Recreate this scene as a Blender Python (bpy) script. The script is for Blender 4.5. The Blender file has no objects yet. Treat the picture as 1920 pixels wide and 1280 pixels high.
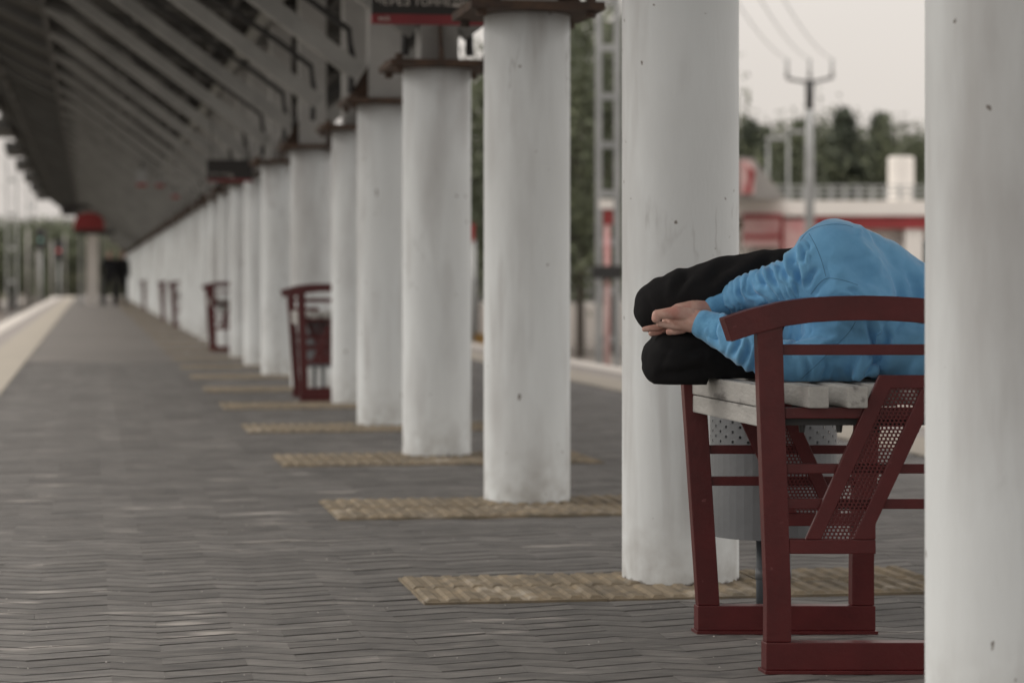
import bpy, bmesh, math, random
import numpy as np
from mathutils import Vector, Matrix, noise
random.seed(7)
PI = math.pi
S = bpy.context.scene
COL = S.collection

# ------------------------------------------------------------------ camera, sky, sun, exposure
F_PX, EYE, HOR = 4666.0, 0.86, 522.0          # focal length in photo pixels, eye height, horizon row
YAW = math.atan(791 / F_PX)
FWD = Vector((math.sin(YAW), math.cos(YAW), 0)); RGT = Vector((math.cos(YAW), -math.sin(YAW), 0))
def at(px, py, d):
    """world point seen at photo pixel (px,py) at depth d metres"""
    return Vector((0, 0, EYE)) + FWD * d + RGT * ((px - 960) / F_PX * d) + Vector((0, 0, -(py - HOR) / F_PX * d))
cam_d = bpy.data.cameras.new('camera'); cam = bpy.data.objects.new('camera', cam_d); COL.objects.link(cam)
cam.location = (0, 0, EYE); cam.rotation_euler = (PI / 2, 0, -YAW)
cam_d.sensor_width = 36; cam_d.lens = 36 * F_PX / 1920; cam_d.shift_y = -(640 - HOR) / 1920
cam_d.clip_start = 0.1; cam_d.clip_end = 3000
cam_d.dof.use_dof = True; cam_d.dof.focus_distance = 5.8; cam_d.dof.aperture_fstop = 3.7
S.camera = cam

SUN_EL, SUN_ROT = math.radians(48), math.radians(-60)
w = bpy.data.worlds.new('World'); S.world = w; w.use_nodes = True
nt = w.node_tree; nt.nodes.clear()
sky = nt.nodes.new('ShaderNodeTexSky'); sky.sky_type = 'NISHITA'; sky.sun_disc = False
sky.sun_elevation = SUN_EL; sky.sun_rotation = SUN_ROT; sky.dust_density = 4; sky.air_density = 1.5
mul = nt.nodes.new('ShaderNodeMix'); mul.data_type = 'RGBA'; mul.blend_type = 'MIX'
mul.inputs[0].default_value = 0.93
mul.inputs[7].default_value = (7.35, 6.75, 6.1, 1)        # even overcast cloud layer in front of the clear sky
bg = nt.nodes.new('ShaderNodeBackground'); bg.inputs[1].default_value = 0.1
ow = nt.nodes.new('ShaderNodeOutputWorld')
tcw = nt.nodes.new('ShaderNodeTexCoord'); cn = nt.nodes.new('ShaderNodeTexNoise'); cn.inputs['Scale'].default_value = 2.2
mp = nt.nodes.new('ShaderNodeMapping'); mp.inputs['Scale'].default_value = (1, 1, 4)
cr = nt.nodes.new('ShaderNodeValToRGB')
cr.color_ramp.elements[0].position = 0.3; cr.color_ramp.elements[0].color = (5.7, 5.3, 4.95, 1)
cr.color_ramp.elements[1].position = 0.7; cr.color_ramp.elements[1].color = (6.3, 5.85, 5.45, 1)
nt.links.new(tcw.outputs['Generated'], mp.inputs[0]); nt.links.new(mp.outputs[0], cn.inputs['Vector'])
nt.links.new(cn.outputs['Fac'], cr.inputs[0]); nt.links.new(cr.outputs[0], mul.inputs[7])
sxyz = nt.nodes.new('ShaderNodeSeparateXYZ'); nt.links.new(tcw.outputs['Generated'], sxyz.inputs[0])
ov = nt.nodes.new('ShaderNodeMapRange'); ov.inputs[1].default_value = 0.05; ov.inputs[2].default_value = 1; ov.inputs[3].default_value = 1.0; ov.inputs[4].default_value = 3.3
nt.links.new(sxyz.outputs['Z'], ov.inputs[0])      # an overcast sky is two to three times brighter overhead than at the horizon
sc_ = nt.nodes.new('ShaderNodeVectorMath'); sc_.operation = 'SCALE'; nt.links.new(mul.outputs[2], sc_.inputs[0]); nt.links.new(ov.outputs[0], sc_.inputs['Scale'])
nt.links.new(sky.outputs[0], mul.inputs[6]); nt.links.new(sc_.outputs[0], bg.inputs[0]); nt.links.new(bg.outputs[0], ow.inputs[0])
sd = bpy.data.lights.new('sun', 'SUN'); sd.energy = 1.4; sd.angle = math.radians(30); sd.color = (1, .95, .88)
so = bpy.data.objects.new('sun', sd); COL.objects.link(so)
_d = Vector((math.sin(SUN_ROT) * math.cos(SUN_EL), math.cos(SUN_ROT) * math.cos(SUN_EL), math.sin(SUN_EL)))
so.rotation_euler = _d.to_track_quat('Z', 'Y').to_euler(); so.location = (0, 0, 20)
S.view_settings.view_transform = 'Standard'; S.view_settings.look = 'None'
S.view_settings.exposure = 0.26; S.view_settings.gamma = 1
S.render.engine = 'CYCLES'; S.cycles.use_denoising = True; S.cycles.max_bounces = 6

# ------------------------------------------------------------------ materials
def mat(name, c1, c2=None, scale=6.0, rough=0.75, bump=0.0, bscale=60.0, metal=0.0, stretch=(1, 1, 1),
        lo=.35, hi=.65, world=True, island=0.0, c3=None, s3=1.2, lo3=.6, hi3=.75, emit=None, spec=0.5, bdist=0.004, sheen=0):
    m = bpy.data.materials.new(name); m.use_nodes = True
    n = m.node_tree.nodes; l = m.node_tree.links; b = n['Principled BSDF']
    b.inputs['Roughness'].default_value = rough; b.inputs['Metallic'].default_value = metal
    b.inputs['Specular IOR Level'].default_value = spec
    if sheen: b.inputs['Sheen Weight'].default_value = sheen; b.inputs['Sheen Roughness'].default_value = .4
    if emit: b.inputs['Emission Color'].default_value = (*emit[:3], 1); b.inputs['Emission Strength'].default_value = emit[3]
    c2 = c2 or tuple(x * .8 for x in c1)
    if world:
        g = n.new('ShaderNodeNewGeometry'); src = g.outputs['Position']
    else:
        g = n.new('ShaderNodeTexCoord'); src = g.outputs['Object']
    mp = n.new('ShaderNodeMapping'); mp.inputs['Scale'].default_value = stretch; l.new(src, mp.inputs[0])
    t = n.new('ShaderNodeTexNoise'); t.inputs['Scale'].default_value = scale; t.inputs['Detail'].default_value = 6
    t.inputs['Roughness'].default_value = .62
    l.new(mp.outputs[0], t.inputs['Vector'])
    r = n.new('ShaderNodeValToRGB'); r.color_ramp.elements[0].position = lo; r.color_ramp.elements[1].position = hi
    r.color_ramp.elements[0].color = (*c2, 1); r.color_ramp.elements[1].color = (*c1, 1)
    l.new(t.outputs['Fac'], r.inputs[0]); out = r.outputs[0]
    if c3:
        t3 = n.new('ShaderNodeTexNoise'); t3.inputs['Scale'].default_value = s3; t3.inputs['Detail'].default_value = 8
        l.new(mp.outputs[0], t3.inputs['Vector'])
        r3 = n.new('ShaderNodeMapRange'); r3.inputs[1].default_value = lo3; r3.inputs[2].default_value = hi3
        l.new(t3.outputs['Fac'], r3.inputs[0])
        mx = n.new('ShaderNodeMix'); mx.data_type = 'RGBA'; l.new(r3.outputs[0], mx.inputs[0]); l.new(out, mx.inputs[6])
        mx.inputs[7].default_value = (*c3, 1); out = mx.outputs[2]
    if island:
        gg = n.new('ShaderNodeNewGeometry'); oi = n.new('ShaderNodeObjectInfo')
        ad = n.new('ShaderNodeMath'); ad.operation = 'ADD'; l.new(gg.outputs['Random Per Island'], ad.inputs[0]); l.new(oi.outputs['Random'], ad.inputs[1])
        fr = n.new('ShaderNodeMath'); fr.operation = 'FRACT'; l.new(ad.outputs[0], fr.inputs[0])
        mr = n.new('ShaderNodeMapRange'); mr.inputs[3].default_value = 1 - island; mr.inputs[4].default_value = 1 + island
        l.new(fr.outputs[0], mr.inputs[0])
        ml = n.new('ShaderNodeVectorMath'); ml.operation = 'SCALE'; l.new(out, ml.inputs[0]); l.new(mr.outputs[0], ml.inputs['Scale'])
        out = ml.outputs[0]
    l.new(out, b.inputs['Base Color'])
    if bump:
        tb = n.new('ShaderNodeTexNoise'); tb.inputs['Scale'].default_value = bscale; tb.inputs['Detail'].default_value = 5
        l.new(mp.outputs[0], tb.inputs['Vector'])
        bp = n.new('ShaderNodeBump'); bp.inputs['Strength'].default_value = bump; bp.inputs['Distance'].default_value = bdist
        l.new(tb.outputs['Fac'], bp.inputs['Height']); l.new(bp.outputs[0], b.inputs['Normal'])
    return m

def column_mat():
    """white limewashed concrete: vertical grey streaks, chips, grime and rust near the foot"""
    m = mat('column_paint', (.82, .865, .88), (.72, .755, .765), scale=2.2, rough=.8, bump=.3, bscale=110, stretch=(1, 1, .25), bdist=.0025,
            c3=(.42, .415, .41), s3=3.2, lo3=.52, hi3=.80)
    n = m.node_tree.nodes; l = m.node_tree.links; b = n['Principled BSDF']
    src = b.inputs['Base Color'].links[0].from_socket
    g = n.new('ShaderNodeNewGeometry'); sx = n.new('ShaderNodeSeparateXYZ'); l.new(g.outputs['Position'], sx.inputs[0])
    def noisy(scale, detail=6):
        t = n.new('ShaderNodeTexNoise'); t.inputs['Scale'].default_value = scale; t.inputs['Detail'].default_value = detail
        l.new(g.outputs['Position'], t.inputs['Vector']); return t.outputs['Fac']
    def rng(sock, a, bb, c=0, d=1):
        r = n.new('ShaderNodeMapRange'); r.inputs[1].default_value = a; r.inputs[2].default_value = bb; r.inputs[3].default_value = c; r.inputs[4].default_value = d
        l.new(sock, r.inputs[0]); return r.outputs[0]
    def mixc(f, a, c):
        x = n.new('ShaderNodeMix'); x.data_type = 'RGBA'; l.new(f, x.inputs[0]); l.new(a, x.inputs[6]); x.inputs[7].default_value = (*c, 1); return x.outputs[2]
    def math_(op, a, bb):
        x = n.new('ShaderNodeMath'); x.operation = op
        for i, v in enumerate((a, bb)):
            if isinstance(v, (int, float)): x.inputs[i].default_value = v
            else: l.new(v, x.inputs[i])
        return x.outputs[0]
    # scattered small chips
    chips = rng(noisy(26, 2), .735, .76); src = mixc(chips, src, (.22, .205, .19))
    # scuff marks: thin iso-lines of a noise, only in some zones
    vm = n.new('ShaderNodeMapping'); vm.inputs['Scale'].default_value = (3.2, 3.2, .9); l.new(g.outputs['Position'], vm.inputs[0])
    vt = n.new('ShaderNodeTexNoise'); vt.inputs['Scale'].default_value = 2.2; vt.inputs['Detail'].default_value = 4; l.new(vm.outputs[0], vt.inputs['Vector'])
    sc = math_('ABSOLUTE', math_('SUBTRACT', vt.outputs['Fac'], .5), 0)
    line = math_('MULTIPLY', rng(sc, .0, .02, .6, 0), rng(noisy(2.3, 3), .60, .70)); src = mixc(line, src, (.30, .295, .29))
    sm_ = n.new('ShaderNodeMapping'); sm_.inputs['Scale'].default_value = (9, 9, .8); l.new(g.outputs['Position'], sm_.inputs[0])
    ts = n.new('ShaderNodeTexNoise'); ts.inputs['Scale'].default_value = 1.6; ts.inputs['Detail'].default_value = 7; l.new(sm_.outputs[0], ts.inputs['Vector'])
    src = mixc(math_('MULTIPLY', rng(ts.outputs['Fac'], .50, .72, 0, .75), rng(noisy(2.0, 4), .40, .62)), src, (.50, .505, .50))
    # splash grime up to 12 cm, broken rusty dark edge on the last 2 cm
    z = sx.outputs['Z']
    gr = math_('MULTIPLY', rng(z, .24, .0, 0, .5), rng(noisy(14), .35, .65)); src = mixc(gr, src, (.28, .26, .23))
    zz = math_('ADD', z, math_('MULTIPLY', math_('SUBTRACT', noisy(30), .5), -.06))
    src = mixc(rng(zz, .012, .002), src, (.07, .045, .035))
    l.new(src, b.inputs['Base Color'])
    return m
M = {}
M['column'] = column_mat()
M['red'] = mat('red_gloss_paint', (.100, .0135, .0145), (.072, .0100, .0108), scale=9, rough=.36, bump=.22, bscale=90, bdist=.0025, c3=(.14, .04, .042), s3=38, lo3=.70, hi3=.75, spec=.4, world=False)
M['slat'] = mat('weathered_grey_wood', (.42, .415, .395), (.35, .345, .33), scale=14, rough=.8, bump=.6, bscale=40, stretch=(3, .8, 3), c3=(.12, .115, .11), s3=9, lo3=.6, hi3=.72, world=False)
M['dark_steel'] = mat('dark_steel', (.03, .03, .03), rough=.6)
M['rust'] = mat('rusty_plate', (.10, .062, .042), (.05, .036, .03), scale=12, rough=.85, bump=.4)
M['post'] = mat('grey_painted_steel', (.36, .36, .35), (.28, .28, .27), scale=3, rough=.6)
M['strut'] = mat('strut_grey_paint', (.30, .302, .29), (.22, .223, .215), scale=3, rough=.6)
M['rafter'] = mat('rafter_grey', (.12, .12, .115), (.09, .09, .088), scale=3)
M['roof'] = mat('dull_corrugated_steel', (.058, .057, .054), (.04, .04, .038), scale=1.5, rough=.7, c3=(.09, .078, .066), s3=2.5)
M['paver'] = mat('concrete_paver', (.185, .176, .166), (.078, .077, .076), scale=16, rough=.68, bump=.8, bscale=160, bdist=.003, island=.20, c3=(.44, .41, .38), s3=5.5, lo3=.61, hi3=.76, stretch=(.45, 1.3, 1), spec=.5, lo=.3, hi=.7)
M['chamfer'] = mat('dirty_paver_edge', (.125, .119, .114), (.06, .057, .055), scale=9, rough=.9)
M['joint'] = mat('joint_sand', (.035, .033, .03), rough=1, spec=.1)
M['farpave'] = mat('far_pavement', (.185, .17, .158), (.13, .124, .117), scale=2.6, rough=.7, bump=.3, bscale=30, c3=(.25, .225, .20), s3=1.0, lo3=.55, hi3=.75, stretch=(.4, 1, 1))
M['tactile'] = mat('yellow_ochre_concrete', (.27, .215, .142), (.14, .118, .086), scale=9, rough=.8, bump=.5, bscale=120, bdist=.004, island=.06, c3=(.38, .34, .28), s3=4, lo3=.6, hi3=.7)
M['cream'] = mat('cream_tactile_strip', (.42, .38, .32), (.36, .33, .28), scale=3, rough=.8, bump=.3)
M['edge'] = mat('white_edge_slab', (.66, .62, .57), (.55, .52, .48), scale=2, rough=.7, bump=.2)
M['slabgrey'] = mat('grey_edge_slab', (.34, .31, .29), scale=2)
M['concrete'] = mat('plain_concrete', (.33, .32, .30), (.26, .25, .24), scale=1.5, rough=.85)
M['pale'] = mat('pale_concrete', (.72, .68, .64), (.62, .59, .56), scale=.6, rough=.8, c3=(.6, .45, .44), s3=.3)
M['ballast'] = mat('ballast', (.17, .15, .13), (.11, .10, .09), scale=4, rough=.95, c3=(.20, .18, .12), s3=.05, bump=.5, bscale=12)
M['grass'] = mat('dry_grass', (.15, .13, .08), (.09, .09, .05), scale=.7, rough=.95)
M['rail'] = mat('rail_steel', (.14, .10, .08), rough=.5, metal=.6)
M['zinc'] = mat('galvanised_bin', (.17, .18, .19), (.14, .15, .16), scale=9, rough=.5, metal=.25, bump=.2, bscale=50)
M['slate'] = mat('slate_tube_paint', (.11, .125, .14), rough=.5)
M['blue'] = mat('blue_cotton_jersey', (.19, .45, .71), (.135, .35, .60), scale=7, rough=.95, bump=.35, bscale=500, bdist=.001, spec=.2, sheen=.35, world=False)
M['bluerib'] = mat('blue_ribbed_knit', (.18, .45, .72), (.13, .35, .60), scale=60, rough=.95, bump=.4, bscale=300, bdist=.001, spec=.2, sheen=.3, world=False)
M['seam'] = mat('dark_blue_stitching', (.07, .18, .32), rough=.95)
M['black'] = mat('black_trouser_cloth', (.017, .017, .018), (.013, .013, .014), scale=5, rough=.95, bump=.3, bscale=300, bdist=.001, spec=.15, world=False)
M['skin'] = mat('skin', (.62, .42, .35), (.50, .29, .24), scale=22, rough=.55, bump=.3, bscale=120, bdist=.002, world=False, c3=(.50, .22, .18), s3=30, lo3=.5, hi3=.75)
M['hair'] = mat('brown_hair', (.06, .04, .03), rough=.7)
M['shoe'] = mat('dark_shoe', (.03, .03, .035), rough=.6)
M['signblack'] = mat('sign_black', (.022, .020, .019), rough=.5)
M['signred'] = mat('sign_red', (.22, .028, .035), rough=.5)
M['pebble'] = mat('pale_grit', (.5, .48, .45))
M['signwhite'] = mat('sign_lettering', (.60, .56, .52), rough=.5)
M['farred'] = mat('far_red', (.33, .035, .04), (.25, .03, .03), scale=1, rough=.6)
M['farpink'] = mat('faded_red_banner', (.50, .22, .22), (.62, .45, .43), scale=.8, rough=.7)
M['white'] = mat('white_render', (.80, .77, .73), (.74, .71, .67), scale=.8, rough=.7)
M['mast'] = mat('galvanised_mast', (.36, .37, .37), (.28, .29, .29), scale=2, rough=.6, metal=.2)
M['bark'] = mat('bark', (.07, .06, .05), rough=.95)
M['glassy'] = mat('window_glass', (.05, .06, .06), rough=.15)
M['darkcloth'] = mat('dark_clothes', (.012, .012, .015), rough=.9)
M['yellow'] = mat('ochre_paint', (.30, .17, .04), rough=.7)
def leafmat(name, a, b):
    return mat(name, a, b, scale=.5, rough=.7, island=.45)
M['fir'] = leafmat('fir_needles', (.075, .09, .06), (.042, .054, .038))
M['leaf'] = leafmat('broad_leaves', (.105, .12, .066), (.058, .07, .042))
M['leafpale'] = leafmat('dusty_leaves', (.14, .14, .085), (.08, .085, .055))

# ------------------------------------------------------------------ helpers
def link(name, me, m=None, parent=None, loc=None, smooth=False):
    if m and not me.materials: me.materials.append(m)
    if smooth: me.polygons.foreach_set('use_smooth', [True] * len(me.polygons))
    o = bpy.data.objects.new(name, me); COL.objects.link(o)
    if parent: o.parent = parent
    if loc is not None: o.location = loc
    return o
def tag(o, label=None, cat=None, group=None, kind=None):
    for k, v in (('label', label), ('category', cat), ('group', group), ('kind', kind)):
        if v: o[k] = v
    return o
def thing(name, loc, label, cat, group=None, rz=0):
    o = bpy.data.objects.new(name, None); COL.objects.link(o); o.location = loc; o.rotation_euler = (0, 0, rz)
    o.empty_display_size = .1
    return tag(o, label, cat, group)
def copy_tree(o, parent=None):
    c = o.copy(); COL.objects.link(c)
    if parent: c.parent = parent
    for ch in list(o.children): copy_tree(ch, c)
    return c
def bm_mesh(bm, name='mesh'):
    me = bpy.data.meshes.new(name); bmesh.ops.recalc_face_normals(bm, faces=bm.faces); bm.to_mesh(me); bm.free(); return me
def bev(bm, w, seg=1, angle=.5):
    es = [e for e in bm.edges if len(e.link_faces) == 2 and e.calc_face_angle(0) > angle]
    if es: bmesh.ops.bevel(bm, geom=es, offset=w, segments=seg, affect='EDGES', profile=.6)
def add_box(bm, x0, x1, y0, y1, z0, z1):
    v = [bm.verts.new(p) for p in ((x0, y0, z0), (x1, y0, z0), (x1, y1, z0), (x0, y1, z0), (x0, y0, z1), (x1, y0, z1), (x1, y1, z1), (x0, y1, z1))]
    for f in ((0, 3, 2, 1), (4, 5, 6, 7), (0, 1, 5, 4), (1, 2, 6, 5), (2, 3, 7, 6), (3, 0, 4, 7)): bm.faces.new([v[i] for i in f])
def box(name, x0, x1, y0, y1, z0, z1, m, parent=None, bevel=0, seg=1):
    bm = bmesh.new(); add_box(bm, x0, x1, y0, y1, z0, z1)
    if bevel: bev(bm, bevel, seg)
    return link(name, bm_mesh(bm), m, parent)
def add_bar(bm, a, b, w, h, up=Vector((0, 0, 1))):
    a = Vector(a); b = Vector(b); d = (b - a).normalized(); s = d.cross(up)
    if s.length < 1e-4: s = d.cross(Vector((0, 1, 0)))
    s.normalize(); u = s.cross(d).normalized()
    vs = []
    for p in (a, b):
        for i, j in ((-1, -1), (1, -1), (1, 1), (-1, 1)): vs.append(bm.verts.new(p + s * (w / 2 * i) + u * (h / 2 * j)))
    for f in ((3, 2, 1, 0), (4, 5, 6, 7), (0, 1, 5, 4), (1, 2, 6, 5), (2, 3, 7, 6), (3, 0, 4, 7)): bm.faces.new([vs[i] for i in f])
def bar(name, a, b, w, h, m, parent=None, bevel=0, up=Vector((0, 0, 1))):
    bm = bmesh.new(); add_bar(bm, a, b, w, h, up)
    if bevel: bev(bm, bevel)
    return link(name, bm_mesh(bm), m, parent)
def add_tube(bm, pts, r, seg=8, cap=True):
    pts = [Vector(p) for p in pts]; rings = []
    rr = r if isinstance(r, (list, tuple)) else [r] * len(pts)
    for i, p in enumerate(pts):
        d = (pts[min(i + 1, len(pts) - 1)] - pts[max(i - 1, 0)]).normalized()
        s = d.cross(Vector((.01, .02, 1)));
        if s.length < .05: s = d.cross(Vector((0, 1, 0)))
        s.normalize(); u = s.cross(d)
        rings.append([bm.verts.new(p + (s * math.cos(2 * PI * k / seg) + u * math.sin(2 * PI * k / seg)) * rr[i]) for k in range(seg)])
    for a, b in zip(rings, rings[1:]):
        for k in range(seg): bm.faces.new((a[k], a[(k + 1) % seg], b[(k + 1) % seg], b[k]))
    if cap: bm.faces.new(rings[0][::-1]); bm.faces.new(rings[-1])
def tube(name, pts, r, m, parent=None, seg=8):
    bm = bmesh.new(); add_tube(bm, pts, r, seg)
    return link(name, bm_mesh(bm), m, parent, smooth=True)
def prism_y(name, poly, y0, y1, m, parent=None, bevel=0):
    """polygon in x,z extruded along y"""
    bm = bmesh.new(); a = [bm.verts.new((p[0], y0, p[1])) for p in poly]; b = [bm.verts.new((p[0], y1, p[1])) for p in poly]
    bm.faces.new(a); bm.faces.new(b[::-1]); n = len(poly)
    for i in range(n): bm.faces.new((a[i], b[i], b[(i + 1) % n], a[(i + 1) % n]))
    bmesh.ops.recalc_face_normals(bm, faces=bm.faces)
    if bevel: bev(bm, bevel)
    return link(name, bm_mesh(bm), m, parent)
def pydata(name, verts, faces):
    me = bpy.data.meshes.new(name); me.from_pydata(verts, [], faces); me.update(); return me
def text_mesh(body, size, depth=.002):
    c = bpy.data.curves.new('lettering', 'FONT'); c.body = body; c.size = size; c.extrude = depth; c.resolution_u = 3
    o = bpy.data.objects.new('lettering', c); COL.objects.link(o)
    me = bpy.data.meshes.new_from_object(o.evaluated_get(bpy.context.evaluated_depsgraph_get()))
    bpy.data.objects.remove(o); bpy.data.curves.remove(c); return me

# ------------------------------------------------------------------ ground, platform
XC = 1.66                      # centre line of the island platform
XL, XR = -1.73, 4.97           # platform edges
Y0, Y1 = 0.5, 118.0
def sheet(name, x0, x1, y0, y1, z, m):
    o = link(name, pydata(name, [(x0, y0, z), (x1, y0, z), (x1, y1, z), (x0, y1, z)], [(0, 1, 2, 3)]), m); return tag(o, kind='structure')
sheet('ground', -1500, 1500, -60, 2500, -1.25, M['ballast'])
gr = sheet('grass_bank', -400, -8.5, 20, 900, -1.20, M['grass'])
core = box('platform', XL + .05, XR - .05, Y0 - 3, Y1, -1.3, -.02, M['joint']); tag(core, kind='structure')
for nm, a, b in (('platform_wall', XL + .02, XL + .049), ('platform_wall', XR - .049, XR - .02)):
    tag(box(nm, a, b, Y0 - 3, Y1, -1.3, -.1, M['concrete']), kind='structure')
PY_END = 26.0
far = box('far_paving', -.66, 3.95, PY_END, Y1 - .01, -.019, 0, M['farpave']); tag(far, kind='structure')
for side in (-1, 1):
    def sx(a): return XC + side * (a)
    for nm, a, b, m, h in (('edge_slab', 3.39 - .36, 3.33, M['edge'], .012), ('edge_joint_slab', 3.03 - .26, 3.028, M['slabgrey'], .002), ('tactile_strip', 2.32, 2.768, M['cream'], .006)):
        x0, x1 = sorted((sx(a), sx(b)))
        if nm == 'edge_slab':
            par = thing_parent = tag(link('platform_edge', pydata('e', [(x0, Y0 - 3, -.1), (x1, Y0 - 3, -.1), (x1, Y1, -.1), (x0, Y1, -.1)], [(0, 1, 2, 3)]), M['concrete']), kind='structure')
            bm = bmesh.new(); add_box(bm, x0, x1, 0, 2.985, -.1, h); bev(bm, .01); me = bm_mesh(bm); me.materials.append(m)
            y = 0.0
            while y < Y1 - 3:
                o = link('edge_slab', me, parent=par, loc=(0, y, 0)); y += 3.0
        else:
            tag(box(nm, x0, x1, Y0 - 3, Y1, -.0199, h, m), kind='structure')
# raised ribs of the strip
# --- pavers: zigzag interlocking blocks; the 300 that show largest are parts, the rest one mesh
PL, PW, AMP, GAP, PK = .30, .100, .060, .0075, .62
def paver_outline(first, mid, mx):
    g = GAP / 2; xs = (-.0004, mx, PL + .0004)
    return [(xs[0], first + g), (xs[1], mid + g), (xs[2], first + g), (xs[2], first + PW - g), (xs[1], mid + PW - g), (xs[0], first + PW - g)]
OUT = paver_outline(0, AMP, PL * PK); OUTF = paver_outline(AMP, 0, PL * (1 - PK))
CX, CY = PL / 2, PW / 2 + AMP / 2
def paver_geo(x, y, jx, jy, jz, tilt, rot, tx, flip=False):
    """verts, faces of one paver at x,y"""
    V = []; c, s = math.cos(rot), math.sin(rot)
    for ins, z in ((0, -.015), (0, -.005), (.0035, 0)):
        for i_, (px, py) in enumerate(OUT if not flip else OUTF):
            dx, dy = px - CX, py - CY
            ddx, ddy = dx, dy - math.copysign(ins, (1 if i_ >= 3 else -1))
            X, Y = ddx * c - ddy * s, ddx * s + ddy * c
            V.append((x + CX + X + jx, y + CY + Y + jy, z + jz + Y * tilt + X * tx))
    Fc = []
    for r in (0, 6):
        for i in range(6): j = (i + 1) % 6; Fc.append((r + i, r + j, r + 6 + j, r + 6 + i))
    Fc += [(12, 13, 16, 17), (13, 14, 15, 16)]
    return V, Fc
patches = []   # x0,x1,y0,y1 of the tactile tiles round each column
COLY = [4.30] + [6.918 + 2.53 * k for k in range(42)]
for i, cy in enumerate(COLY):
    d0, d1 = (-.42, .16) if i <= 1 else (-.62, .14)
    patches.append((.865, 2.365, cy + d0, cy + d1))
def in_patch(x, y):
    for a, b, c, d in patches:
        if y < c - .2: return False
        if a - .05 < x < b + .05 - .0 and c - .05 < y < d + .05: return True
    return False
cells = []
nx0 = int((-.66 - XC) / PL) - 2; nx1 = int((3.95 - XC) / PL) + 2
y = 2.0; row = 0
while y < PY_END - .1:
    off = (row % 2) * PL * PK
    for i in range(nx0, nx1):
        x = XC + i * PL + off
        if x < -.66 - .26 or x + PL > 4.2: continue
        cells.append((x, y, row % 2))
    y += PW; row += 1
def seen_size(x, y):
    d = FWD.x * x + FWD.y * y
    if d < 4.0: return 0
    u = 960 + F_PX * (RGT.x * x + RGT.y * y) / d; v = HOR + F_PX * EYE / d
    if u < -90 or u > 1900 or v > 1290: return 0
    return 1 / d
items = []
for x, y, fl in cells:
    # cut against the tactile patches: drop pavers wholly inside
    cxx, cyy = x + PL / 2, y + PW / 2 + AMP / 2
    inside = False
    for a, b, c, d in patches[:10]:
        if a + .14 < cxx < b - .14 and c + .05 < cyy < d - .05: inside = True
    if inside: continue
    items.append((seen_size(cxx, cyy), x, y, fl))
items.sort(reverse=True)
rnd = random.Random(3)
def jit():
    big = rnd.random() < .07
    return (rnd.uniform(-.001, .001), rnd.uniform(-.0026, .0026) + (0.003 if big else 0), rnd.uniform(-.0007, .0006),
            rnd.uniform(-.014, .014), rnd.uniform(-.007, .007), 0)
pav_par = bpy.data.objects.new('paving', pydata('paving_bed', [(-.65, 2, -.0185), (3.94, 2, -.0185), (3.94, PY_END, -.0185), (-.65, PY_END, -.0185)], [(0, 1, 2, 3)]))
pav_par.data.materials.append(M['joint']); COL.objects.link(pav_par); tag(pav_par, kind='structure')
shared = []; PMI = [1] * 6 + [2] * 6 + [0] * 2
for k in range(48):
    jx, jy, jz, t, r, tx = jit(); V, Fc = paver_geo(-CX, -CY, 0, 0, 0, t, r, tx, k >= 24); me = pydata('paver', V, Fc)
    for q_ in ('paver', 'joint', 'chamfer'): me.materials.append(M[q_])
    me.polygons.foreach_set('material_index', PMI); shared.append(me)
for k, (sz, x, y, fl) in enumerate(items[:290]):
    jx, jy, jz = jit()[:3]
    o = link('paver', shared[rnd.randrange(24) + 24 * fl], parent=pav_par, loc=(x + CX + jx, y + CY + jy, jz))
VV = []; FF = []
for sz, x, y, fl in items[290:]:
    V, Fc = paver_geo(x, y, *jit(), fl); b0 = len(VV); VV += V; FF += [tuple(b0 + i for i in f) for f in Fc]
me = pydata('pavers', VV, FF)
for q_ in ('paver', 'joint', 'chamfer'): me.materials.append(M[q_])
me.polygons.foreach_set('material_index', PMI * (len(FF) // 14))
tag(link('pavers', me, parent=pav_par), kind='stuff')
# --- tactile tiles
def tile_mesh(wx, wy, n, seed, phase=0):
    bm = bmesh.new(); add_box(bm, -wx / 2, wx / 2, -wy / 2, wy / 2, -.018, .004)
    r = random.Random(seed); st = wx / n
    for i in range(n):
        x = -wx / 2 + st * (i + .5) + phase * 0
        h = .0105 + r.uniform(-.0015, .001); hw = st * .36
        y0, y1 = -wy / 2 + .012, wy / 2 - .012
        a = [bm.verts.new(p) for p in ((x - hw, y0, .0041), (x - hw * .55, y0 + .008, h), (x + hw * .55, y0 + .008, h), (x + hw, y0, .0041))]
        b = [bm.verts.new(p) for p in ((x - hw, y1, .0041), (x - hw * .55, y1 - .008, h), (x + hw * .55, y1 - .008, h), (x + hw, y1, .0041))]
        for q in range(3): bm.faces.new((a[q], a[q + 1], b[q + 1], b[q]))
        bm.faces.new(a[::-1]); bm.faces.new(b)
    return bm_mesh(bm)
tmeshes = {}
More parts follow.
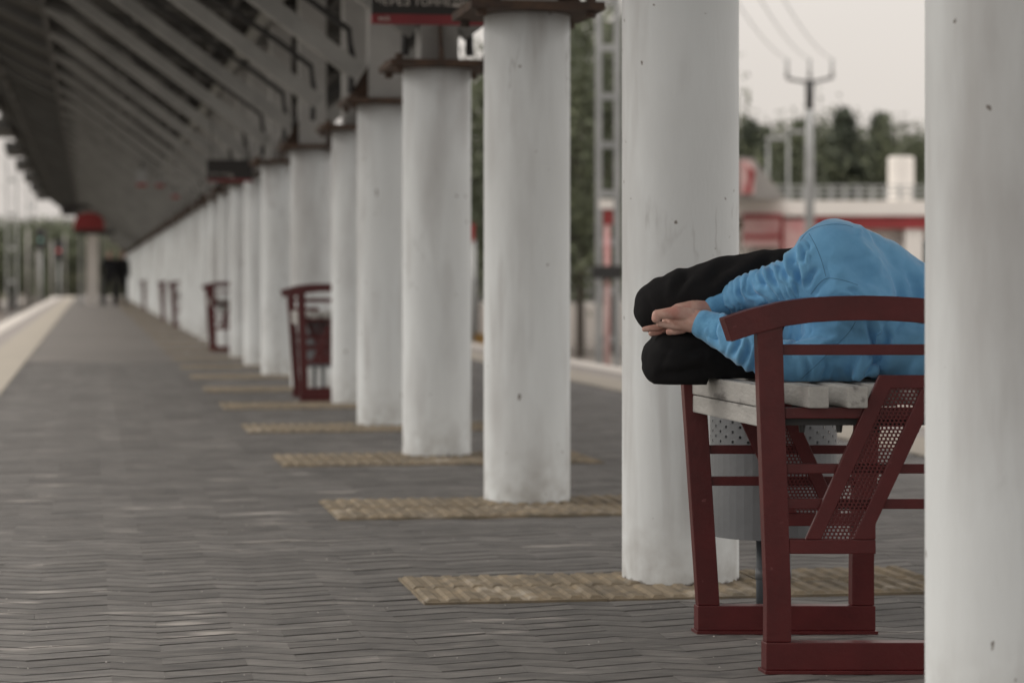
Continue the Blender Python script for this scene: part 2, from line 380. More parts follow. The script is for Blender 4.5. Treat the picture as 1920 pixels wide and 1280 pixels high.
for i, (a, b, c, d) in enumerate(patches):
    wy = (d - c) / 2; key = round(wy, 3)
    if key not in tmeshes:
        tmeshes[key] = [tile_mesh(.5 - .008, wy - .008, 9, s) for s in range(3)]
        for me in tmeshes[key]: me.materials.append(M['tactile'])
    bed = link('tactile_bed', pydata('bed', [(a + .003, c + .003, -.0175), (b - .003, c + .003, -.0175), (b - .003, d - .003, -.0175), (a + .003, d - .003, -.0175)], [(0, 1, 2, 3)]), M['joint'])
    tag(bed, kind='structure')
    dz = 0.0
    for jx in range(3):
        for jy in range(2):
            shift = (.03 if jy else 0)
            o = link('tactile_tile', rnd.choice(tmeshes[key]), parent=bed, loc=(a + .25 + .5 * jx, c + wy * (jy + .5), .002 + rnd.uniform(-.001, .001)))
            o.rotation_euler = (rnd.uniform(-.004, .004), rnd.uniform(-.003, .003), PI * rnd.randrange(2))

VV = []; FF = []
for k in range(170):
    d = 4.9 + 5 * rnd.random() ** 1.5; q = at(rnd.uniform(-20, 1750), HOR, d); s_ = rnd.uniform(.001, .0026); b0 = len(VV)
    if q.x < -.6: continue
    for dx, dy, dz_ in ((-1, -1, 0), (1, -1, 0), (1, 1, 0), (-1, 1, 0), (0, 0, 1.4)): VV.append((q.x + dx * s_, q.y + dy * s_, .0006 + dz_ * s_))
    FF += [(b0, b0 + 1, b0 + 4), (b0 + 1, b0 + 2, b0 + 4), (b0 + 2, b0 + 3, b0 + 4), (b0 + 3, b0, b0 + 4)]
tag(link('grit', pydata('grit', VV, FF), M['pebble']), kind='stuff')
# --- tracks
for nm, xs in (('left', (-3.1, -4.62)), ('right', (6.4, 7.92))):
    tr = tag(box('track', min(xs) - .4, max(xs) + .4, -10, 300, -1.249, -1.19, M['ballast']), kind='structure')
    for x in xs:
        bm = bmesh.new(); add_box(bm, x - .07, x + .07, -10, 300, -1.19, -1.175); add_box(bm, x - .012, x + .012, -10, 300, -1.1751, -1.06); add_box(bm, x - .036, x + .036, -10, 300, -1.0601, -1.02)
        link('rail', bm_mesh(bm), M['rail'], tr)

# ------------------------------------------------------------------ columns
def column_shaft():
    bm = bmesh.new(); seg = 64; R = .1665; zs = [0, .03, .3, .8, 1.3, 1.87]
    rings = [[bm.verts.new((R * math.cos(2 * PI * k / seg), R * math.sin(2 * PI * k / seg), z)) for k in range(seg)] for z in zs]
    for a, b in zip(rings, rings[1:]):
        for k in range(seg): bm.faces.new((a[k], a[(k + 1) % seg], b[(k + 1) % seg], b[k]))
    bm.faces.new(rings[-1]); return bm_mesh(bm)
shaft_me = column_shaft(); shaft_me.materials.append(M['column'])
shaft_me.polygons.foreach_set('use_smooth', [len(p.vertices) == 4 for p in shaft_me.polygons])
H0 = EYE + 1.03       # flange level
POST_TOP = EYE + 2.40
collabels = {0: 'nearest white round column, cut by the right edge of the picture, hiding the sleeper\'s head',
             1: 'white round column with dark scuffs, standing right behind the lying person\'s knees',
             2: 'white round column with rusty flange at the top edge, third from the right',
             3: 'white round column with stained foot whose flange sits just below the black sign, fourth from the right',
             4: 'fifth round column from the right, half hidden by the stained one beside the sign',
             5: 'narrow visible strip of a round column, sixth from the right, just right of the second bench',
             6: 'round column right behind the second red bench',
             7: 'round column just left of the second red bench, its post bare and grey',
             8: 'thin sliver of round column, ninth from the right',
             9: 'thin sliver of round column, tenth from the right, right of the third red bench'}
def make_column():
    r = thing('column', (0, 0, 0), 'x', 'column', 'round white columns in one row along the platform')
    link('shaft', shaft_me, parent=r)
    bm = bmesh.new(); seg = 28
    add_box(bm, -.255, .255, -.255, .255, 1.871, 1.902)
    bev(bm, .004); link('flange_plate', bm_mesh(bm), M['rust'], r)
    for sx_, sy_ in ((-1, -1), (-1, 1), (1, -1), (1, 1)):
        bm = bmesh.new(); bmesh.ops.create_cone(bm, segments=6, radius1=.02, radius2=.02, depth=.085, cap_ends=True, matrix=Matrix.Translation((sx_ * .21, sy_ * .21, 1.888)))
        link('bolt', bm_mesh(bm), M['rust'], r)
    bm = bmesh.new(); add_box(bm, -.105, .105, -.09, .09, 1.9021, POST_TOP); bev(bm, .008); link('upper_post', bm_mesh(bm), M['post'], r)
    bm = bmesh.new()
    for s in (-1, 1):
        a = [bm.verts.new(p) for p in ((s * .106, -.006, 1.9022), (s * .23, -.006, 1.9022), (s * .106, -.006, 2.1))]
        b = [bm.verts.new(p) for p in ((s * .106, .006, 1.9022), (s * .23, .006, 1.9022), (s * .106, .006, 2.1))]
        bm.faces.new(a); bm.faces.new(b[::-1])
        for i in range(3): bm.faces.new((a[i], b[i], b[(i + 1) % 3], a[(i + 1) % 3]))
    link('gusset', bm_mesh(bm), M['rust'], r)
    return r
proto = make_column()
for i, cy in enumerate(COLY):
    c = proto if i == 0 else copy_tree(proto)
    c.location = (XC + {4: .047, 5: .14, 6: .06}.get(i, 0), cy, 0); c.rotation_euler = (0, 0, (i * 37 % 4) * PI / 2 if i else 0)
    if i in (1,): c.rotation_euler = (0, 0, 0)
    c['label'] = collabels.get(i, 'white round column far down the row, one of many overlapping thin slivers')

# ------------------------------------------------------------------ canopy
can = thing('canopy', (XC, 0, 0), 'long dark corrugated platform canopy on slanting grey struts above the column row', 'canopy')
def roof_z(u): return VZ + (EAZ - VZ) * abs(u) ** 2.7
EAX, EAZ, VZ = 3.52, EYE + 3.66, EYE + 2.45       # eave offset, eave height, valley height
def roof_mesh(side, L=2.53):
    V = []; Fc = []; nu = 26; nr = 17
    prof = []
    for k in range(nr * 4 + 1):
        t = k % 4; prof.append((k / (nr * 4) * L, (0, .0, .035, .035)[t]))
    for iu in range(nu + 1):
        u = iu / nu; x = side * EAX * u; z = roof_z(u)
        for yy, dz in prof: V.append((x, yy, z + dz))
    n = len(prof)
    for a in range(nu):
        for b in range(n - 1): Fc.append((a * n + b, a * n + b + 1, (a + 1) * n + b + 1, (a + 1) * n + b))
    me = pydata('roof', V, Fc); me.materials.append(M['roof']); return me
rm = {s: roof_mesh(s) for s in (-1, 1)}
def strut_me(s):
    bm = bmesh.new()
    a = Vector((s * .11, 0, EYE + 1.20)); b = Vector((s * 2.06, 0, EYE + 2.64))
    add_bar(bm, a, b, .10, .10); bev(bm, .006); return bm_mesh(bm)
def rafter_me(s):
    bm = bmesh.new(); us = [.005, .3, .5, .65, .78, .9, .985]
    for a, b in zip(us, us[1:]): add_bar(bm, (s * EAX * a, 0, roof_z(a) - .07), (s * EAX * b, 0, roof_z(b) - .07), .12, .10)
    add_box(bm, min(s * EAX * .93, s * (EAX + .06)), max(s * EAX * .93, s * (EAX + .06)), -.35, .35, EAZ - .20, EAZ - .11)
    return bm_mesh(bm)
sm = {s: strut_me(s) for s in (-1, 1)}; rf = {s: rafter_me(s) for s in (-1, 1)}
hk = {}
for s in (-1, 1):
    bm = bmesh.new(); pts = [(s * .16, -.02, EYE + 1.08), (s * .15, -.02, EYE + 1.3), (s * .17, -.02, EYE + 1.45), (s * .4, -.02, EYE + 1.62), (s * 1.0, -.02, EYE + 2.02), (s * 1.3, -.02, EYE + 2.22), (s * 1.4, -.02, EYE + 2.46)]
    add_tube(bm, pts, .02, 6); me = bm_mesh(bm); me.materials.append(M['dark_steel']); hk[s] = me
for d in (sm,):
    for me in d.values(): me.materials.append(M['strut'])
for me in rf.values(): me.materials.append(M['rafter'])
for i, cy in enumerate(COLY):
    for s in (-1, 1):
        link('strut', sm[s], parent=can, loc=(0, cy, 0)); link('rafter', rf[s], parent=can, loc=(0, cy, 0))
        if i < 16: link('conduit', hk[s], parent=can, loc=(0, cy, 0))
        L = (COLY[i + 1] - cy) if i + 1 < len(COLY) else 2.53
        o = link('roof_panel', rm[s], parent=can, loc=(0, cy, 0)); o.scale = (1, L / 2.53, 1)
for s in (-1, 1):
    o = link('roof_panel', rm[s], parent=can, loc=(0, COLY[0] - 2.53, 0))
    o = link('roof_panel', rm[s], parent=can, loc=(0, COLY[0] - 5.06, 0))
    for u in (.12, .35, .6, .85):
        bm = bmesh.new(); z = roof_z(u) - .035
        add_box(bm, s * EAX * u - .03, s * EAX * u + .03, -.7, COLY[-1] + 2.5, z - .06, z + .02); link('purlin', bm_mesh(bm), M['roof'], can)
    bm = bmesh.new(); x = s * (EAX + .02); add_box(bm, min(x, x + s * .03), max(x, x + s * .03), -.7, COLY[-1] + 2.5, EAZ - .10, EAZ + .06); link('eave_trim', bm_mesh(bm), M['roof'], can)
    for k in range(9):
        box('gutter_box', min(s * 3.4, s * 3.86), max(s * 3.4, s * 3.86), 28 + 9.5 * k, 31.5 + 9.5 * k, EAZ - .34, EAZ - .101, M['roof'], can)
    # longitudinal tie along the posts
    bm = bmesh.new(); add_box(bm, s * .15 - .03, s * .15 + .03, -.7, COLY[-1] + 2.5, VZ - .22, VZ - .10); link('tie_beam', bm_mesh(bm), M['strut'], can)

# ------------------------------------------------------------------ benches
E1 = RGT.copy(); E2 = Vector((0, 1, 0))       # frames stand square to the view axis, slats run along the platform
def U(px): return (px - 1435) / 856.0
def Z(py): return EYE - (py - HOR) / 856.0
def fr(u, v, z): return E1 * u + E2 * v + Vector((0, 0, z))
FW = .43; DEPTH = .032
def fprism(name, poly, v0, v1, m, parent, mirror=False, bevel=.0022):
    """polygon in frame plane (u,z), v0..v1 across it"""
    if mirror: poly = [(FW - p[0], p[1]) for p in poly]
    bm = bmesh.new(); a = [bm.verts.new(fr(p[0], v0, p[1])) for p in poly]; b = [bm.verts.new(fr(p[0], v1, p[1])) for p in poly]
    bm.faces.new(a); bm.faces.new(b[::-1]); n = len(poly)
    for i in range(n): bm.faces.new((a[i], b[i], b[(i + 1) % n], a[(i + 1) % n]))
    bmesh.ops.recalc_face_normals(bm, faces=bm.faces)
    if bevel: bev(bm, bevel, 2)
    return link(name, bm_mesh(bm), m, parent)
def arc_poly(mir=False):
    cl = []
    cx = U(1618)
    pts = [(-255, 41), (-210, 26), (-150, 11), (-100, 4), (-50, 1), (0, 0), (50, 1), (100, 4), (150, 11), (210, 26), (255, 41)]
    top = []; bot = []
    for k, (dx, dy) in enumerate(pts):
        a, b = pts[max(k - 1, 0)], pts[min(k + 1, len(pts) - 1)]
        t = Vector((b[0] - a[0], b[1] - a[1])).normalized(); n = Vector((t.y, -t.x))
        top.append((dx + n.x * 23, dy + n.y * 23)); bot.append((dx - n.x * 23, dy - n.y * 23))
    return [(U(1618 + x), Z(577 + y)) for x, y in top] + [(U(1618 + x), Z(577 + y)) for x, y in bot[::-1]]
def mesh_panel(name, y0, mirror, parent):
    """perforated sheet between the slanting bars of the end panel"""
    A = Vector((U(1664), Z(722))); B = Vector((U(1534), Z(1008))); Wd = (1728 - 1664) / 856.0
    nr, nc = 42, 8; V = []; Fc = []
    hr = .60
    for r in range(nr):
        for c in range(nc):
            p00 = A.lerp(B, r / nr) + Vector((Wd * c / nc, 0)); p10 = A.lerp(B, (r + 1) / nr) + Vector((Wd * c / nc, 0))
            q = [p00, p00 + Vector((Wd / nc, 0)), p10 + Vector((Wd / nc, 0)), p10]
            # slight drop to the right as on the photographed sheet
            cen = (q[0] + q[1] + q[2] + q[3]) / 4
            h = [cen + Vector((sx_ * Wd / nc * hr / 2, sz_ * abs(p10.y - p00.y) * hr / 2)) for sx_, sz_ in ((-1, 1), (1, 1), (1, -1), (-1, -1))]
            b0 = len(V); V += q + h
            for k in range(4): Fc.append((b0 + k, b0 + (k + 1) % 4, b0 + 4 + (k + 1) % 4, b0 + 4 + k))
    VV = []
    for v in V:
        u = FW - v.x if mirror else v.x
        VV.append(tuple(fr(u, y0, v.y)))
    me = pydata('perforated', VV, Fc)
    bm = bmesh.new(); bm.from_mesh(me); bmesh.ops.remove_doubles(bm, verts=bm.verts, dist=1e-5)
    g = bmesh.ops.extrude_face_region(bm, geom=list(bm.faces)); bmesh.ops.translate(bm, verts=[e for e in g['geom'] if isinstance(e, bmesh.types.BMVert)], vec=fr(0, .0025, 0))
    return link(name, bm_mesh(bm), M['red'], parent)
def make_bench():
    r = thing('bench', (0, 0, 0), 'x', 'bench', 'red framed benches between the columns')
    for fi, (v, mir) in enumerate(((0.0, False), (.617, True))):
        def fp(nm, poly, a=0, b=DEPTH): return fprism(nm, poly, v + a, v + b, M['red'], r, mir)
        foot = fp('foot_bar', [(0.0, .008), (FW, .008), (FW, .068), (0, .068)], -.004, .04)
        fprism('base_lip', [(-.004, 0), (FW + .004, 0), (FW + .004, .0079), (-.004, .0079)], v - .012, v + .05, M['red'], foot, mir, bevel=.001)
        fp('leg', [(0.0015, .0685), (.056, .0685), (.0555, .17), (.041, .60), (.036, .792), (-.020, .782), (-.014, .60), (.002, .17)])
        fp('leg', [(FW - .054, .0685), (FW - .002, .0685), (FW + .034, .60), (FW + .048, .775), (FW - .006, .79), (FW - .020, .60)])
        fp('armrest', arc_poly(), -.006, .042)
        fp('rail', [(.0388, Z(665)), (FW - .008, Z(665)), (FW - .007, Z(645)), (.0378, Z(645))], .008, .026)
        fp('seat_rail', [(.0433, Z(783)), (FW - .02, Z(783)), (FW - .018, Z(763)), (.0427, Z(763))], .004, .028)
        fp('rail', [(.0467, Z(886)), (FW - .0265, Z(886)), (FW - .0252, Z(868)), (.0461, Z(868))], .008, .026)
        fp('rail', [(.0490, Z(952)), (FW - .0315, Z(952)), (FW - .0302, Z(933)), (.0483, Z(933))], .008, .026)
        fp('middle_bar', [(.0524, Z(1035)), (U(1640), Z(1035)), (U(1640), Z(1008.4)), (.0515, Z(1008.4))], -.001, .033)
        fp('panel_frame', [(U(1508), Z(1008)), (U(1538), Z(1008)), (U(1667), Z(727)), (U(1790), Z(727)), (U(1790), Z(702)), (U(1646), Z(702))], -.003, .0065)
        fp('panel_frame', [(U(1596), Z(1008)), (U(1639.5), Z(1008)), (U(1639), Z(980)), (U(1757), Z(727.6)), (U(1725), Z(727.6))], -.003, .0065)
        mesh_panel('perforated_panel', v + .0005, mir, r)
        # dark clip bar and bolts under the slats
        br = fprism('slat_bracket', [(.046, Z(797)), (FW - .023, Z(797)), (FW - .021, Z(783.5)), (.044, Z(783.5))], v + .03, v + .06, M['dark_steel'], r, mir, bevel=0)
        for ux in (1513, 1583, 1654, 1728):
            bm = bmesh.new(); p = fr(U(ux), v + .045, Z(804)); bmesh.ops.create_cone(bm, segments=6, radius1=.006, radius2=.008, depth=.016, cap_ends=True, matrix=Matrix.Translation(p)); link('bolt', bm_mesh(bm), M['dark_steel'], br)
    for k in range(6):
        x0 = U(1432 + 73 * k) if k else U(1424)
        w_ = .0445; bm = bmesh.new(); v0, v1 = -.045 + (k * 7 % 3) * .004, .70
        if k == 0 or k >= 3: v0 = .034
        z0, z1 = Z(762), Z(721.5)
        if k == 0:
            pass
        pts = []
        for vv in (v0, v1):
            for uu, zz in ((x0, z0), (x0 + w_, z0), (x0 + w_, z1), (x0, z1)): pts.append(bm.verts.new(fr(uu, vv, zz)))
        for f in ((0, 1, 2, 3), (7, 6, 5, 4), (0, 4, 5, 1), (1, 5, 6, 2), (2, 6, 7, 3), (3, 7, 4, 0)): bm.faces.new([pts[i] for i in f])
        bmesh.ops.recalc_face_normals(bm, faces=bm.faces); bev(bm, .0045, 2)
        link('slat', bm_mesh(bm), M['slat'], r)
    # front fascia board under the first slat
    bm = bmesh.new(); pts = []
    for vv in (.034, .70):
        for uu, zz in ((U(1425), Z(799)), (U(1425) + .0245, Z(799)), (U(1425) + .0245, Z(763.5)), (U(1425), Z(763.5))): pts.append(bm.verts.new(fr(uu, vv, zz)))
    for f in ((0, 1, 2, 3), (7, 6, 5, 4), (0, 4, 5, 1), (1, 5, 6, 2), (2, 6, 7, 3), (3, 7, 4, 0)): bm.faces.new([pts[i] for i in f])
    bmesh.ops.recalc_face_normals(bm, faces=bm.faces); bev(bm, .004, 2)
    link('fascia_board', bm_mesh(bm), M['slat'], r)
    return r
bench = make_bench()
P0 = at(1436, 1262, 5.42); bench.location = (P0.x, P0.y, 0)
bench['label'] = 'nearest dark red metal bench with grey wooden slats, the person lies on it'
BX = P0.x
blabels = ['second red metal bench, between the columns left of the picture middle, empty',
           'third red metal bench, narrow side view between white columns, small',
           'fourth red metal bench, the nearer of the close pair of legs far down the row',
           'fifth red metal bench, just beyond the fourth far down the row', 'faintest farthest red bench beside the distant columns']
for yy, lb in zip((17.45, 29.35, 44.3, 51.2, 69.5), blabels):
    b = copy_tree(bench); b.location = (BX - (.05 if 28 < yy < 31 else 0), yy, 0); b['label'] = lb

# ------------------------------------------------------------------ bins
def make_bin():
    r = thing('litter_bin', (0, 0, 0), 'x', 'litter bin', 'round grey bins behind the benches')
    R, z0, z1 = .163, .20, .60; V = []; Fc = []; n = 44
    def ring_pt(a, z): return (R * math.cos(a), R * math.sin(a), z)
    rows = [z0, .44] + [.44 + .0125 * k for k in range(1, 6)] + [z1]
    for ri in range(len(rows) - 1):
        za, zb = rows[ri], rows[ri + 1]
        holes = 1 <= ri <= 5 and ri != 0
        for k in range(n):
            off = .5 if ri % 2 else 0
            a0, a1 = 2 * PI * (k) / n, 2 * PI * (k + 1) / n
            b0 = len(V); V += [ring_pt(a0, za), ring_pt(a1, za), ring_pt(a1, zb), ring_pt(a0, zb)]
            if not holes or (k + ri) % 2: Fc.append((b0, b0 + 1, b0 + 2, b0 + 3)); continue
            ac = (a0 + a1) / 2; zc = (za + zb) / 2; da = (a1 - a0) * .15; dz = (zb - za) * .27
            V += [ring_pt(ac - da, zc - dz), ring_pt(ac + da, zc - dz), ring_pt(ac + da, zc + dz), ring_pt(ac - da, zc + dz)]
            for q in range(4): Fc.append((b0 + q, b0 + (q + 1) % 4, b0 + 4 + (q + 1) % 4, b0 + 4 + q))
    b0 = len(V); V += [ring_pt(2 * PI * k / n, z0 + .004) for k in range(n)]; Fc.append(tuple(range(b0, b0 + n)))
    me = pydata('bin_shell', V, Fc); bm = bmesh.new(); bm.from_mesh(me); bmesh.ops.remove_doubles(bm, verts=bm.verts, dist=1e-5)
    o = link('bucket', bm_mesh(bm), M['zinc'], r); 
    bm = bmesh.new(); pts = [Vector((R * math.cos(2 * PI * k / 32), R * math.sin(2 * PI * k / 32), z1)) for k in range(33)]
    add_tube(bm, pts, .005, 6, cap=False); link('rim', bm_mesh(bm), M['zinc'], r, smooth=True)
    for s in (-1, 1):
        tube('leg', [(s * .032, -.0, 0), (s * .032, -.0, z0 + .003)], .0125, M['slate'], r, 12)
    for s in (-1, 1): tube('collar', [(s * .032, 0, .085), (s * .032, 0, .115)], .0145, M['zinc'], r, 12)
    return r
bn = make_bin(); p = at(1450, 1000, 6.42); bn.location = (p.x, p.y, 0)
bn.rotation_euler = (0, 0, -YAW)
bn['label'] = 'round grey litter bin with a band of small holes, behind the nearest bench'
b2 = copy_tree(bn); b2.location = (p.x - .05, 18.6, 0); b2['label'] = 'grey litter bin on two thin legs seen through the second bench'

# ------------------------------------------------------------------ person lying curled on the nearest bench
DG = bpy.context.evaluated_depsgraph_get
def blob_mesh(chains, voxel, smooth=8, factor=.5, ell=()):
    """chains: lists of (px,py,depth,radius m); ell: (point, (rx,ry,rz) along view right/depth/up)"""
    bm = bmesh.new()
    def ball(c, r, sc=(1, 1, 1)):
        m = Matrix.Translation(c) @ Matrix.Rotation(-YAW, 4, 'Z') @ Matrix.Diagonal((r * sc[0], r * sc[1], r * sc[2], 1))
        bmesh.ops.create_icosphere(bm, subdivisions=3, radius=1, matrix=m)
    for ch in chains:
        for a, b in zip(ch, ch[1:]):
            A, B = at(*a[:3]), at(*b[:3]); L = (B - A).length; n = max(1, int(L / (min(a[3], b[3]) * .3)))
            for k in range(n + 1):
                t = k / n; ball(A.lerp(B, t), a[3] + (b[3] - a[3]) * t)
    for c, rr in ell: ball(at(*c), 1, rr)
    me = bpy.data.meshes.new('blob'); bm.to_mesh(me); bm.free()
    o = bpy.data.objects.new('blob', me); COL.objects.link(o)
    md = o.modifiers.new('r', 'REMESH'); md.mode = 'VOXEL'; md.voxel_size = voxel; md.adaptivity = 0
    if smooth:
        ms = o.modifiers.new('s', 'SMOOTH'); ms.iterations = smooth; ms.factor = factor
    out = bpy.data.meshes.new_from_object(o.evaluated_get(DG()))
    bpy.data.objects.remove(o)
    out.polygons.foreach_set('use_smooth', [True] * len(out.polygons))
    return out
def displace(me, fn):
    n = len(me.vertices); co = np.empty(n * 3); me.vertices.foreach_get('co', co); co = co.reshape(-1, 3)
    no = np.empty(n * 3); me.vertices.foreach_get('normal', no); no = no.reshape(-1, 3)
    R = np.array(RGT); Fv = np.array(FWD)
    rel = co - np.array([0, 0, EYE]); d = rel @ Fv; px = 960 + F_PX * (rel @ R) / d; py = HOR - F_PX * rel[:, 2] / d
    dv = fn(px, py, d, co)
    co2 = co + no * dv[:, None]
    me.vertices.foreach_set('co', co2.ravel()); me.update()
def nz(co, s, seed=0, octv=3):
    return np.array([noise.fractal(Vector((x * s[0] + seed, y * s[1], z * s[2])), .9, 2.1, octv) for x, y, z in co])
def axis_t(px, py, line):
    """distance along a photo polyline (px) and distance from it"""
    best = np.full(px.shape, 1e9); tt = np.zeros(px.shape); acc = 0
    for (x0, y0), (x1, y1) in zip(line, line[1:]):
        L = math.hypot(x1 - x0, y1 - y0); ux, uy = (x1 - x0) / L, (y1 - y0) / L
        t = np.clip((px - x0) * ux + (py - y0) * uy, 0, L); dx = px - x0 - ux * t; dy = py - y0 - uy * t; dd = np.hypot(dx, dy)
        m = dd < best; best[m] = dd[m]; tt[m] = (acc + t)[m]; acc += L
    return tt, best
def bump_(x, c, w): return np.exp(-((x - c) / w) ** 2)

person = thing('person', (at(1560, 722, 5.72).x, at(1560, 722, 5.72).y, .627), 'person in blue sweatshirt and black trousers curled up on the nearest bench, hands clasped', 'person')
def padd(name, me, m):
    inv = Matrix.Translation(-Vector(person.location)); me.transform(inv); return link(name, me, m, person)

# sweatshirt
HD = 5.86
hood_ch = [
    # upper sleeve: shoulder, elbow, wrist
    [(1568, 486, 5.70, .094), (1543, 497, 5.69, .080), (1505, 525, 5.70, .062), (1455, 537, 5.74, .053), (1395, 551, 5.79, .044), (1362, 562, 5.82, .0385)],
    # lower sleeve
    [(1580, 655, 5.66, .080), (1510, 680, 5.63, .052), (1455, 676, 5.63, .049), (1400, 650, 5.66, .046), (1356, 625, 5.71, .040)],
    # shoulder line and chest
    [(1566, 502, 5.70, .104), (1590, 570, 5.68, .110), (1580, 640, 5.68, .092)],
    # back, rounded
    [(1600, 520, 5.76, .112), (1680, 570, 5.80, .120), (1740, 620, 5.82, .125)],
    [(1600, 600, 5.76, .120), (1700, 640, 5.78, .100), (1780, 650, 5.80, .095)],
    [(1590, 560, 5.80, .12), (1640, 590, 5.86, .115)],
    [(1505, 625, 5.74, .045), (1540, 640, 5.72, .06), (1600, 640, 5.72, .09)],
    # collar
    [(1690, 650, 5.66, .085), (1745, 668, 5.62, .068)],
    # tail of the garment hanging on the slats
    [(1625, 690, 5.60, .028), (1608, 708, 5.58, .012)],
]
up_line = [(1600, 470), (1505, 525), (1355, 563)]; lo_line = [(1600, 660), (1500, 695), (1440, 672), (1330, 615)]
hoodie = blob_mesh(hood_ch, .0038, 16, .5)
CREASES = [([(1491, 452), (1489, 490), (1497, 530), (1493, 560)], .010, 6), ([(1497, 507), (1508, 472), (1522, 452)], .006, 5), ([(1508, 545), (1521, 515), (1534, 498)], .006, 5),
           ([(1585, 540), (1600, 546), (1616, 558)], .005, 5), ([(1629, 596), (1639, 640), (1620, 700)], .009, 6), ([(1656, 640), (1640, 680), (1622, 712)], .007, 5),
           ([(1657, 606), (1663, 640), (1655, 668)], .006, 6), ([(1580, 640), (1556, 652), (1530, 660)], .005, 6), ([(1344, 594), (1336, 625), (1349, 648)], .008, 5),
           ([(1386, 622), (1384, 645), (1370, 672)], .007, 5), ([(1404, 632), (1402, 660), (1390, 692)], .006, 5), ([(1421, 640), (1420, 668), (1408, 706)], .006, 5),
           ([(1346, 551), (1353, 578), (1373, 590)], .008, 5), ([(1424, 503), (1431, 527), (1437, 545)], .006, 4.5), ([(1441, 494), (1450, 522), (1461, 540)], .006, 4.5),
           ([(1464, 483), (1471, 511), (1486, 530)], .006, 5), ([(1400, 522), (1408, 545), (1424, 560)], .005, 5), ([(1380, 532), (1384, 552), (1396, 568)], .004, 5),
           ([(1610, 425), (1660, 470), (1700, 530)], .006, 11), ([(1560, 470), (1600, 500), (1650, 545)], .004, 12), ([(1545, 570), (1580, 560), (1640, 575)], .006, 8),
           ([(1510, 720), (1516, 690), (1508, 668)], .005, 5), ([(1540, 715), (1550, 690), (1548, 672)], .004, 5), ([(1690, 480), (1715, 530), (1725, 600)], .006, 9)]
def crease_sum(px, py, creases):
    dv = np.zeros(px.shape)
    for ln, dep, w_ in creases:
        t, dd = axis_t(px, py, ln); L = sum(math.hypot(b[0] - a[0], b[1] - a[1]) for a, b in zip(ln, ln[1:]))
        env = np.clip(np.minimum(t, L - t) / (L * .3), 0.12, 1)
        dv += 1.35 * env * dep * (-np.exp(-(dd / w_) ** 2) + .55 * np.exp(-((dd - 2.0 * w_) / w_) ** 2))
    return dv
def hood_fn(px, py, d, co):
    N = nz(co, (9, 9, 9), 3); N2 = nz(co, (26, 26, 26), 8, 2)
    dv = .006 * N + .0012 * N2
    # sleeve folds: rings round the sleeve, tight near the elbow and the cuff
    t, ds = axis_t(px, py, up_line)
    m = 1 / (1 + np.exp((ds - 58) / 6)) * (px < 1520)
    ph = t * .15 + 5.5 * N + .03 * (py - 540) + 9 * (t / 260.) ** 2
    f = 1.25 * (np.abs(np.sin(ph)) ** .7 - .6)
    dv += m * (.0035 + .004 * N2) * 1.3 * f * np.clip((px - 1345) / 40, .0, 1) * (d < 5.85)
    t2, ds2 = axis_t(px, py, lo_line)
    m2 = 1 / (1 + np.exp((ds2 - 55) / 6)) * (px < 1490) * (py > 585)
    f2 = (np.abs(np.sin(t2 * .13 + 5.0 * N + .035 * (px - 1400) + .02 * (py - 640))) ** .7 - .6)
    dv += m2 * .004 * f2
    # folds gathered under the arm hole, fanning to the back
    ang = np.arctan2(py - 590, px - 1490); rr = np.hypot(px - 1490, py - 590)
    m3 = bump_(rr, 75, 60) * (px > 1480) * (py < 640)
    dv += m3 * .005 * (np.abs(np.sin(ang * 5.0 + 3.5 * N)) ** .8 - .6)
    # long soft folds over the back
    ang2 = np.arctan2(py - 760, px - 1600); m4 = np.clip((px - 1540) / 60, 0, 1)
    dv += m4 * .0035 * np.sin(ang2 * 13 + 3 * N)
    # notch on the shoulder ridge
    dv += .003 * bump_(px, 1612, 6) * (py < 440)
    dv += crease_sum(px, py, CREASES)
    # crossing folds near the lower shoulder
    dv += .007 * bump_((px - 1640) * .85 + (py - 640) * .5, 0, 9) * (py > 590) - .006 * bump_((px - 1662) * .85 + (py - 640) * .5, 0, 10) * (py > 590)
    return dv
displace(hoodie, hood_fn)
# sit on the slats: flatten whatever is below seat level
def flat(me, z):
    n = len(me.vertices); co = np.empty(n * 3); me.vertices.foreach_get('co', co); co = co.reshape(-1, 3)
    lo = co[:, 2] < z; co[lo, 2] = z + (co[lo, 2] - z) * .02; me.vertices.foreach_set('co', co.ravel()); me.update()
SEAT = Z(721.5) + .0012
flat(hoodie, SEAT)
hoodie_vis = hoodie.copy()
# keep clear of the bench frame in front and behind
# skin body: one continuous figure under the clothes with head, arms, hands
def finger(*pts): return [p for p in pts]
near = [(1345, 612, 5.72, .030), (1312, 604, 5.735, .0275), (1290, 600, 5.745, .028), (1270, 597, 5.75, .026)]
fingers = [
    # near hand: thumb on top with rounded tip
    [(1292, 592, 5.735, .019), (1268, 586, 5.725, .0155), (1247, 588, 5.72, .0125), (1232, 590, 5.722, .0118), (1230, 597, 5.722, .0105)],
    # near hand fingers curling over the other hand
    [(1276, 610, 5.742, .0125), (1260, 611, 5.738, .0085), (1246, 609, 5.732, .0070), (1236, 607, 5.728, .0066)],
    [(1280, 616, 5.752, .0115), (1266, 621, 5.75, .0085), (1254, 622, 5.755, .0075)],
]
far_hand = [(1375, 566, 5.83, .029), (1322, 580, 5.80, .026), (1300, 583, 5.785, .026), (1275, 588, 5.775, .025), (1258, 596, 5.775, .021)]
